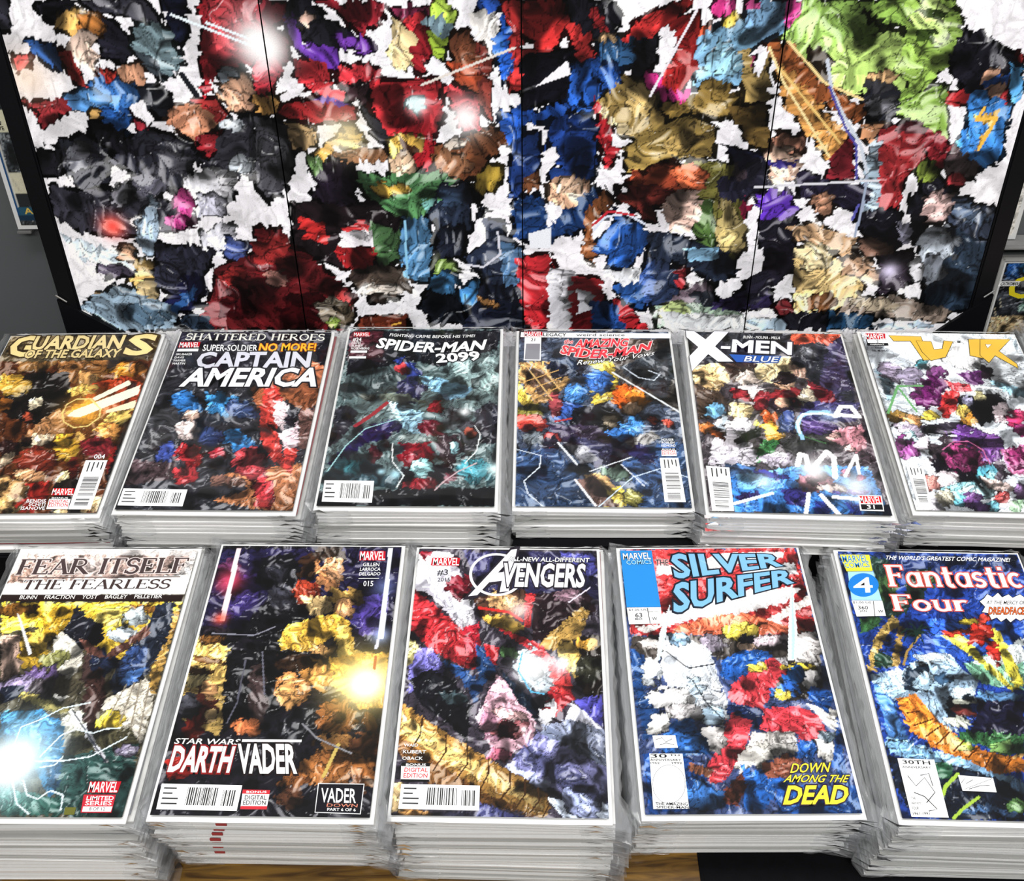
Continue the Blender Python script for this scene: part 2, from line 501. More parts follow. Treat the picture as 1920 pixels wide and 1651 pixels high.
'F2': '''b 17151c
p 1c1838 9,73 1718,48 1679,1008 1055,1015 -8,919
p 3a2c70 270,395 452,345 481,692 289,850 179,851
p 3c3280 1244,499 1537,724 1532,1010 1313,882
p 4c3a90 1372,613 1633,564 1642,1009 1422,1011
e 5a2c50 156,397 114,-2 45,211
p 0e0d12 421,178 682,113 810,293 817,458 963,776 836,1228 628,1272 377,915 465,804 601,531 399,464
e 2a2a34 568,344 115,-2 17,95
e 34343e 693,621 132,-2 24,136
e 1f1a20 230,1003 146,-2 23,107
e 2c2018 1040,144 179,36 0,145
e 3a2418 887,292 116,-2 26,167
e d08c58 1052,361 154,-2 28,189
e e0a878 1122,313 77,-1 20,143
e a83a24 890,550 114,-1 22,138
p d9b87c 840,597 1108,616 1165,751 988,820
e b89048 1259,614 151,-2 15,114
e d8a068 1255,728 94,-1 15,112
p e0b040 781,910 1168,773 1332,882 1407,1181 1273,1265 1202,1013 1045,1184 771,1166 734,1061
p f0c860 1221,883 1319,926 1370,1181 1552,1179 1525,1263 1273,1265
e d8a060 1114,1163 110,21 0,62
p e8c068 -38,1027 153,1067 397,1191 368,1476 424,1972 68,1826 -29,1360
e 6a4420 165,1276 201,29 4,41
e 503418 99,1379 162,14 5,32
e f4dc94 123,1479 123,-1 14,59
e 8a5a28 153,1067 109,-1 10,42
p 0e0d10 307,1192 706,1104 850,1310 856,1744 536,1860 441,1972 376,1672
s 5a5a68 11 486,1273 497,1671 451,1861
s 6a6a78 12 613,1189 707,1591
s 8a8a98 10 139,1004 508,1021 675,933
e 3a2c2c 651,1572 87,-1 60,313
p f0a838 1196,1225 1697,1178 1716,1699 1510,1720 1231,1468
g ffe890 1514,1466 376 1
g ffffff 1534,1485 188 1
e b07838 1035,1349 178,68 -18,115
e d89050 944,1550 140,-1 30,177
e f0b068 916,1590 87,-1 23,137
e 2c1c12 918,1289 161,-2 16,94
e e8a050 1157,1449 88,-1 21,140
p 15161c 626,1970 897,1782 1155,1665 1161,1930 1077,2040 641,2043
e b8683c 611,1897 102,-1 15,74
e 4a2018 246,1711 103,-1 44,191
e d8a068 246,1556 59,-1 22,98
e e8c080 302,1806 51,0 17,75
e 6a1c14 179,1863 85,-1 35,149
e 3c3c44 92,1713 86,-1 32,134
e 8a5028 1347,1797 155,-1 24,170
e 3a2418 1347,1797 69,-1 8,57
e b07840 1381,2038 185,-1 15,109
e 5a3420 1590,2091 134,-1 20,162
e 9a6030 1313,2270 278,-115 73,147
e 7a4824 1097,2357 131,-1 17,103
e 8a5428 1615,2302 99,-1 19,156
e 3a2014 1306,2441 195,-1 10,68
s c8b060 28 1381,2038 1302,2304
s 8a8a90 14 1064,1856 1204,1984 1491,2109
e e0d8c8 1198,2576 30,-20 19,26
e 6a3a20 1610,1833 52,0 11,94
p 8c1c14 42,2190 223,2118 257,2328 98,2346
e 6a2018 453,2258 99,-1 12,52
p 12121a 14,2398 1724,2388 1722,2655 11,2631
e 503020 1084,2476 101,-68 53,72
e 6a4228 1577,2389 65,0 13,102
g ff5070 175,443 148 .7
c ffe4ea 161,71 204,70 225,877 177,878
g a0b8ff 1587,495 126 .5
g c0d4ff 1605,1009 99 .8
c f0f6ff 1580,53 1615,52 1638,1043 1587,1044
s d8d8e0 28 1592,1052 1583,1137
s c08050 23 1589,1221 1592,1344
g ff6048 179,851 80 .8
T STAR WARS|69,2047|589,2051|77,2000|f4f4f4|201818|B
R f4f4f4 608,2003 1084,2000 1085,2022 607,2025
K DARTH|80,2277|557,2278|85,2074|fafafa|8c1c1c|B
K VADER|636,2281|1084,2278|589,2053|fafafa|201414|B
R c31a2a 1316,96 1556,93 1563,196 1325,199
T MARVEL|1329,197|1559,193|1325,101|ffffff|c31a2a|B
T GILLEN|1365,269|1514,267|1364,230|f4f4f4||B
T LARROCA|1344,322|1530,319|1345,286|f4f4f4||B
T DELGADO|1343,374|1535,371|1344,338|f4f4f4||B
R f4f4f4 1343,405 1529,402 1530,409 1344,412
T 015|1396,493|1484,492|1393,437|f4f4f4||B
C 59,2384 686,2390 685,2595 69,2589
R ffffff 699,2428 910,2427 909,2580 709,2581
R c8303a 698,2424 910,2427 910,2460 699,2458
R c8303a 709,2555 911,2554 911,2580 708,2581
T BONUS|731,2451|885,2450|729,2434|ffffff||B
T DIGITAL|727,2505|895,2504|724,2471|141414||B
T EDITION|723,2545|895,2544|721,2512|141414||B
R e8e8ea 1270,2365 1630,2366 1630,2610 1279,2601
R 101018 1278,2372 1624,2373 1623,2603 1284,2595
T VADER|1314,2517|1580,2520|1304,2407|fafafa|101018|B
T DOWN|1363,2553|1597,2555|1364,2528|d88870||
T PART 6 OF 6|1373,2585|1589,2587|1371,2563|f4f4f4||B''',
'F3': '''b 3a3440
p 2c2a50 437,57 1687,60 1700,583 697,544 572,358
p 4a4a9c 1357,63 1676,85 1688,351 1434,257
p e8e4f2 19,72 318,70 543,545 606,860 489,948 199,594 18,503
p f4f2fa 350,547 526,591 578,860 468,905
p c82c34 18,503 204,662 489,948 638,926 657,1327 547,1328 243,1163 30,951
p b02030 488,927 635,860 673,1286 538,1162
p 8c1c2c 19,72 159,71 89,194
e 7a1a28 442,477 94,89 -68,107
p 4a3024 584,591 1044,496 1085,656 786,859 633,816
p b8943c 632,794 896,770 1051,923 939,967 711,881
s d0302c 29 627,704 896,747 1012,835
e d8a870 874,657 164,69 -30,107
g ffe8e8 990,724 124 .8
p d02c30 1045,542 1122,541 1088,901 1032,923
p 201418 1122,541 1587,492 1677,720 1276,1072 1090,1031
e 8a6a78 1431,562 135,-1 -1,92
s e8e0f0 13 1430,631 1626,468
p b08c48 1239,987 1544,676 1620,720 1538,985 1276,1136 1146,1116
p 1a1410 1538,985 1706,984 1687,1562 1561,1583 1456,1444
e c89438 1592,1070 112,-1 -2,64
e e8c060 1441,1240 87,-36 54,175
e 2a2a20 1586,1321 109,-1 -4,144
p 7a74c8 41,1165 203,1121 323,1246 374,1450 61,1572
p e8d890 -8,1038 126,1080 71,1289 11,1331
p 111218 68,1452 238,1329 446,1450 600,1647 585,2007 363,1802 178,1688
p 284c88 305,1247 511,1328 662,1449 638,1686 518,1450
p 204070 608,1077 723,1160 802,1326 668,1568
e 3a4a50 456,1609 124,23 -6,58
p d8a8b8 804,1387 989,1566 1135,1836 1103,2023 832,2169 644,1801
p b88098 677,1763 816,1723 827,2024 722,1988
e a05a60 926,1875 119,-76 55,97
e 2a1014 909,1894 87,0 3,94
e e8b8b8 923,1761 157,29 -5,38
e c86a84 847,2115 103,-1 2,54
p 101c2c 820,1326 988,1487 1169,1683 1153,1817 991,1645
p c82c34 787,903 1165,1073 1421,1363 1454,1603 1275,1797 1153,1817 1240,1565 1202,1241
p e03c3c 1239,1157 1421,1363 1437,1524 1329,1564 1221,1344
p b02028 682,1076 813,1118 801,1305 706,1202
g e8f4ff 1349,1282 117 .8
e d8ecf8 1103,1345 115,-61 95,222
g ffffff 1103,1324 174 1
s 60b8e0 12 1018,1159 985,1345 1096,1546 1204,1565
e 5a8a50 888,1159 88,35 -17,59
e e8e8f0 1240,1759 61,38 -53,100
p 4c48a8 1454,1603 1686,1582 1694,1890 1589,1871
p e8e8f8 1435,1642 1558,1738 1694,1890 1624,1890 1381,1797
p 8890a8 1188,1855 1451,1796 1728,1908 1728,2128 1551,2020
p 5c6478 1223,1855 1737,2128 1731,2271 1154,1948
p 6c6c98 1153,1911 1732,2236 1716,2647 1441,2480 918,2205
p 44466a 1068,2023 1444,2255 1690,2479 1701,2614 1275,2344 967,2133
p b0b8e0 935,2204 1275,2344 1208,2413 902,2240
p d0dcf0 1241,2481 1722,2513 1716,2663 1373,2665
e 9aa4cc 1506,2531 156,92 -43,73
p a87c3c 15,1650 205,1803 551,2026 937,2258 1241,2447 1258,2549 1209,2649 809,2467 331,2296 35,2028 -1,1842
p e0bc70 44,1766 557,2117 906,2345 1208,2532 1192,2566 840,2398 425,2189 24,1917
p 6a4420 10,1955 322,2172 776,2450 1209,2641 712,2518 268,2349 46,2137
s 3a2412 9 205,1803 201,1954 128,2101
s 3a2412 9 409,1953 419,2099 329,2261
s 3a2412 9 587,2044 596,2206 503,2348
s 3a2412 9 763,2152 768,2276 707,2416
s 3a2412 9 937,2258 940,2397 860,2500
s 3a2412 9 1056,2327 1058,2448 994,2550
s 3a2412 8 1158,2396 1167,2499 1094,2600
s 3a2412 8 1225,2447 1242,2532 1193,2633
p 2c2c40 355,2604 945,2567 817,2659 99,2663
e c89050 209,2621 131,-1 4,40
e e8c890 48,2487 66,0 12,119
p 3a3c68 712,2518 946,2601 1111,2658 686,2660
R f6f6fa 93,479 190,478 187,492 95,493
T A|36,444|168,443|37,279|ffffff||B
R c31a2a 161,150 423,148 412,235 152,237
T MARVEL|171,235|412,233|173,152|ffffff|c31a2a|B
T #3|219,349|317,348|220,285|303034|e8e8f0|B
T 2015|229,422|342,421|229,380|202024|e8e8f0|B
K A|553,557|870,502|758,92|e8e6ec|28222c|B
O e8e6ec 767,333 239,-2 8,233 27
K VENGERS|820,460|1568,460|842,213|f0eef2|28222c|B
T ALL-NEW ALL-DIFFERENT|872,179|1624,183|879,130|ffffff|181820|B
T WAID|76,2065|190,2064|77,2039|f4f4f4||B
T KUBERT|75,2123|258,2122|76,2096|f4f4f4||B
T OBACK|74,2179|237,2178|75,2152|f4f4f4||B
R ffffff 72,2230 301,2229 306,2357 80,2358
R 141414 73,2205 299,2204 299,2233 74,2234
R 141414 80,2343 305,2342 304,2361 80,2362
T BONUS|109,2230|267,2229|109,2211|ffffff||B
T DIGITAL|101,2281|286,2280|101,2246|c8202a||B
T EDITION|99,2329|287,2328|99,2294|c8202a||B
C 87,2384 703,2386 707,2589 84,2585''',
'F4': '''b 3a4a78
p d43a3c 77,47 1681,36 1708,869 1681,1002 54,998
p f4f0f0 372,218 621,241 994,91 1591,87 1537,162 1050,239 725,337 359,338
p eef0f2 1164,262 1647,211 1658,357 1466,334 1137,431
p f4f0f0 332,778 844,595 1242,501 1668,500 1482,664 1161,756 700,823 374,911 321,889
p f0ece8 98,911 376,889 508,867 184,976
p f4eee8 1135,913 1469,733 1708,594 1708,687 1452,824 1360,913 1239,957
p ea7450 466,911 815,801 1119,778 1435,913 1685,980 935,1000 383,999
p 3a3430 71,1009 1699,1002 1630,1591 1293,1668 889,1299 654,1171 175,1253 43,1126
e d8d0cc 264,1084 181,1 -5,51
e c8b8c0 1257,1066 204,1 -10,56
e e0dad8 1561,1132 130,1 -30,151
e 9a90a0 775,1086 110,0 -12,86
e d8d4d4 1556,1427 91,1 -25,123
e c8c4c8 1281,1343 91,1 -19,104
p 1a3c70 43,1126 161,1211 127,1578 306,1851 209,1963 70,1999 33,1457
p e4eaf2 364,999 563,1021 726,1172 775,1463 819,1761 730,1894 534,1816 529,1581 327,1500 274,1336
e c8dcec 552,1542 70,1 -18,140
e 98c0e0 469,1042 91,0 -8,65
e e8eef4 199,1377 89,1 -14,143
e b8d4ea 677,1779 104,1 -14,96
e e8e6e6 332,1619 192,2 -11,99
e cfcacc 437,1757 138,1 -9,77
e e8e6e2 220,1850 102,1 -10,95
s 1c1c24 10 346,1170 524,1338 745,1298
s 1c1c24 9 544,1461 624,1661 741,1818
e e8d050 1034,957 149,0 -15,97
e 1a1a28 1054,1066 74,0 -10,65
e f0c8a8 1051,1141 66,0 -10,60
p 1e56a8 823,1256 1022,1152 1257,1174 1245,1342 1093,1383 900,1464 781,1422
p d23a44 858,1504 1021,1382 1245,1238 1390,1343 1302,1426 1190,1547 1102,1744 927,1743 822,1624
e f0d850 1110,1333 80,0 -8,50
e e8cc40 1463,1344 146,1 -7,37
e 2060b0 1411,1426 91,1 -20,103
e 2860b8 1312,1568 125,1 -19,100
e e8d050 1286,1608 71,1 -11,60
p 14244c 834,1663 1102,1744 1023,1898 915,1820 781,1780
p d83a46 819,1761 981,1840 912,2047 737,2299 625,2385 503,2313 627,2135
p d83a46 1106,1725 1391,1708 1566,1808 1568,1961 1406,2072 1303,2071 1342,1959 1037,1917
e 2258a8 1381,2109 103,1 -19,92
p c83a40 507,2277 633,2332 590,2402 512,2366
p c8c4c0 965,1935 1311,1939 1313,2108 1023,2195 804,2300 906,2084
p e4e0da 1466,1689 1720,1751 1659,1943 1598,1904 1521,1768
e f0ece4 962,2158 170,-60 15,86
e e8e4de 1540,2092 103,1 -24,111
e e0dcda 645,2006 102,1 -16,112
e 50606c 1581,1980 104,1 -12,57
p 1c4c98 1539,1509 1720,1592 1623,1789 1478,1630
p 1c4486 1685,1828 1662,2241 1693,2612 1559,2239
p 205cac 306,1851 465,1815 606,2043 593,2134 423,2150 272,2001
p 163a78 58,2127 394,2113 533,2331 728,2576 351,2603 59,2631
e 3a78c8 482,2469 175,74 -46,96
e 2c68b8 369,2040 169,2 -13,111
p 1f5cb0 835,2210 907,2283 1011,2267 1074,2196 1103,2411 953,2598 790,2595
p 1c4a94 1102,2322 1253,2413 1756,2422 1718,2646 1045,2633
p 7a4a34 417,2204 609,2261 533,2331 408,2276
p 8a4c38 1000,2231 1203,2143 1329,2200 1166,2341 999,2338
p 6a3428 648,2455 840,2282 854,2406 763,2560 665,2558
e 30180f 741,2491 49,1 -8,52
c e8f0f4 438,665 364,999 283,1254 253,1262 312,977
c c8e4f0 438,665 407,823 283,1254 268,1262
c f0f4f4 1595,357 1526,980 1458,1260 1386,1270 1480,824
c b8dcea 1595,357 1502,1002 1443,1260 1421,1260
K SILVER|523,380|1516,251|511,114|84bce0|1c2430|B|0|.5
K SURFER|468,760|1581,448|503,456|84bce0|1c2430|B|0|.5
T THE|350,237|470,237|353,169|303030|f4c8c8|B
R 2c8ed4 33,60 329,58 349,706 42,706
T MARVEL|56,166|312,159|54,92|f4f6fa|1c4a80|B
T COMICS|82,224|317,218|78,175|a8dcf4|1c4a80|B
R fafafa 42,710 349,710 343,885 49,889
R 202020 223,715 231,715 240,885 233,884
T $1.25 US|57,746|217,746|57,724|303030||B
T 63|110,816|173,816|111,769|303030||B
T MAR|108,845|174,845|108,822|303030||B
T W|258,849|303,849|258,814|303030||B
T APPROVED|233,764|323,764|233,749|505050||
R fbfbfb 108,2127 375,2131 372,2590 95,2590
T 30|118,2164|247,2166|117,2131|181818||B
T TH|269,2151|349,2153|269,2135|181818||B
T ANNIVERSARY|111,2192|357,2196|110,2171|181818||B
T 1962|112,2218|182,2219|111,2200|181818||B
T 1992|281,2220|361,2221|280,2202|181818||B
O 282828 238,2387 128,2 -18,160 3
T THE AMAZING|117,2560|365,2565|117,2535|181818||B
T SPIDER-MAN|121,2585|369,2590|121,2565|181818||B
R f4f4f4 148,1972 335,1970 344,2080 159,2084
s2 404040 5 170,2009 223,1991 252,2029 306,2002
s2 404040 5 199,2056 251,2038 317,2054
T DOWN|1207,2302|1509,2296|1242,2224|f0e040|302038|B
T AMONG THE|1138,2379|1632,2384|1180,2320|f0e040|302038|B
K DEAD|1109,2556|1587,2555|1172,2415|f0e040|302038|B''',
'F5': '''b 1d3f9c
p 1c2c5c 343,70 1692,54 1701,251 1297,207 445,364
p 243c34 323,70 495,143 479,553 632,551 512,737 276,785
e 3a5a34 385,460 116,-2 -32,143
e 3c5c38 749,384 116,-2 -30,120
p 3a6c3c 78,789 278,774 237,876 55,945
p 1c2c24 617,289 875,188 708,550 485,691
p b89850 377,750 434,828 245,1008 103,1329 31,1331 153,1009
p a88848 405,873 452,872 306,1305 234,1306
s 282010 8 208,1008 278,1029
s 282010 8 157,1117 226,1138
s 282010 8 107,1225 175,1244
s a88848 20 570,959 418,1134 361,1262
e 1f3c2c 198,1223 91,-2 -19,85
s 142c24 12 543,955 528,904 475,894 418,939
s 142c24 12 543,955 501,938 447,972 416,1027
s 142c24 12 543,955 522,1003 491,1058
s 142c24 12 543,955 574,981 585,1046
s 142c24 12 543,955 607,919 661,924 699,957
s 142c24 12 543,955 595,892 657,869 710,879
s 142c24 12 543,955 549,893 532,849 506,838
s 142c24 12 543,955 571,893 616,848
e 1c3a28 538,937 67,-1 -10,40
p 2a58c0 670,779 1524,811 1455,1031 1001,1251 673,1130
p 2c60cc 418,1134 582,1132 543,1217 347,1283
p 7ab494 875,1253 1146,1122 1455,1031 1310,1490 1048,1455 924,1396
p e8f0f0 1353,1033 1482,944 1401,1202 1324,1245 1001,1251 935,1231
p f0e048 755,956 945,931 1061,1166 1225,1451 1282,1490 1195,1492 983,1188 842,1041
p f0e048 1180,816 1283,903 1314,1161 1336,1409 1247,1491 1215,1309
e c42c20 1092,928 71,98 -100,102
e b82820 1164,1121 65,-32 12,115
e d8402c 893,921 132,-16 -7,35
e d04030 1193,771 56,-1 -16,54
e e8d040 1034,807 74,-1 -9,31
p a8c8e4 51,1361 342,1304 553,1174 777,1149 846,1295 954,1416 884,1538 663,1582 566,1817 683,1890 517,1875 418,1724 276,1589 73,1633
p 1a2838 360,1304 569,1258 563,1423 391,1547 299,1489
e cfe2f0 639,1194 163,-3 -13,51
e 3c5c7c 675,1401 83,16 -22,53
e 9ab8cc 492,1425 71,-1 -25,102
p c8dcea 724,1481 907,1457 879,1617 663,1582
e 14202c 706,1679 139,-3 -37,137
e 6c2c28 753,1698 108,33 -25,49
e e8ecd8 792,1619 105,-2 -8,28
e dfe4d4 675,1795 113,21 -19,46
p 5a88b8 931,1497 1298,1530 1216,1591 867,1598
p 14142c 902,1597 1279,1589 1176,1917 690,1927 835,1773
p 4478b8 63,1433 196,1631 229,1937 304,2047 70,1959
p 86b4dc 57,1941 343,2027 746,2145 1050,2315 1018,2419 706,2288 302,2191 58,2089
p 101828 37,2107 306,2173 416,2135 614,2202 838,2285 1029,2384 954,2622 368,2636 86,2544 27,2374
e 7aacd4 261,2084 201,83 -26,45
p d87c28 223,1591 391,1547 507,1780 639,1928 823,2053 1058,2102 1106,2137 1078,2227 865,2249 679,2147 410,2026 259,1880
p e89c38 348,1725 497,1818 600,1948 546,2023 325,1822
s 4a2408 7 278,1727 388,1705
s 4a2408 7 303,1841 472,1780
s 4a2408 7 383,1934 527,1836
s 4a2408 7 449,2007 581,1892
s 4a2408 7 570,2059 680,1965
s 4a2408 7 673,2111 783,2018
s 4a2408 7 781,2198 862,2089
s 4a2408 7 920,2230 1002,2122
p d8a860 1024,2103 1147,2010 1112,2119
e b8c848 653,2002 71,30 -21,35
p 3c7040 605,1929 956,1884 1176,1917 1129,2065 996,2086 788,1999
e 8cbc68 968,2013 101,-2 -14,48
e 2c5c34 775,1925 136,-3 -11,38
p 245438 378,2154 541,2168 474,2294 375,2296
s a8c848 27 550,2257 423,2365 359,2486
s a8c848 23 661,2445 524,2533 420,2619
e 486c38 928,2523 81,-2 -21,68
e 6c98c8 997,2351 57,42 -26,31
e 3c5c88 632,2547 134,-27 -3,26
e 2c4468 864,2574 112,-3 -8,27
K Fantastic|425,436|1640,419|429,193|f6ece8|d05a50|S
K Four|407,704|1066,694|408,530|f6ece8|d05a50|S
T THE WORLD'S GREATEST COMIC MAGAZINE!|451,128|1601,130|473,83|ffffff||B
V ffffff 181818 1198,589 1246,554 1288,506 1325,541 1388,489 1410,540 1478,504 1503,543 1582,502 1611,537 1553,755 1492,789 1464,763 1403,808 1380,764 1322,803 1298,759 1245,782 1237,714 1184,704 1229,646
T AT THE MERCY OF|1246,618|1590,613|1263,579|181818||B
T DREADFACE|1234,726|1553,721|1261,652|d86830|301810|B
R e8dc40 39,81 316,77 307,268 65,276
T MARVEL|52,168|290,160|55,93|3c8ad0|f4ec80|B
T COMICS|59,237|291,224|58,178|3c8ad0|f4ec80|B
R a8d4ec 74,281 310,273 317,597 46,601
D 2080d0 188,429 139,-2 -28,134 1
T 4|89,516|256,509|108,353|ffffff|2080d0|B
R fafafa 45,606 320,602 317,767 55,780
R 202020 235,608 242,607 222,773 215,773
T $1.00 US|50,638|214,636|52,617|303030||B
T 360|86,702|173,701|90,665|303030||B
T JAN|92,729|156,728|94,711|303030||B
T W|256,736|302,735|258,704|303030||B
R fbfbfb 101,2138 391,2143 380,2620 97,2620
T 30TH|134,2185|350,2187|135,2152|181818||B
T ANNIVERSARY|122,2222|347,2222|123,2203|181818||B
s2 303030 7 147,2284 192,2370 276,2298 327,2419 240,2506
s2 303030 7 247,2281 318,2262 324,2367
s2 303030 8 163,2423 237,2455 309,2555 240,2573
T THE|132,2483|165,2482|131,2461|181818||
T FANTASTIC|123,2522|201,2520|123,2502|181818||
T FOUR|120,2563|169,2562|120,2541|181818||
T 1961-1991|113,2605|239,2602|115,2585|181818||B
R fafafa 543,2271 812,2289 805,2407 544,2400
s2 303030 5 553,2335 588,2300 584,2343 651,2307
s2 303030 5 597,2386 686,2358 770,2348
s2 303030 3 564,2387 802,2295''',
}
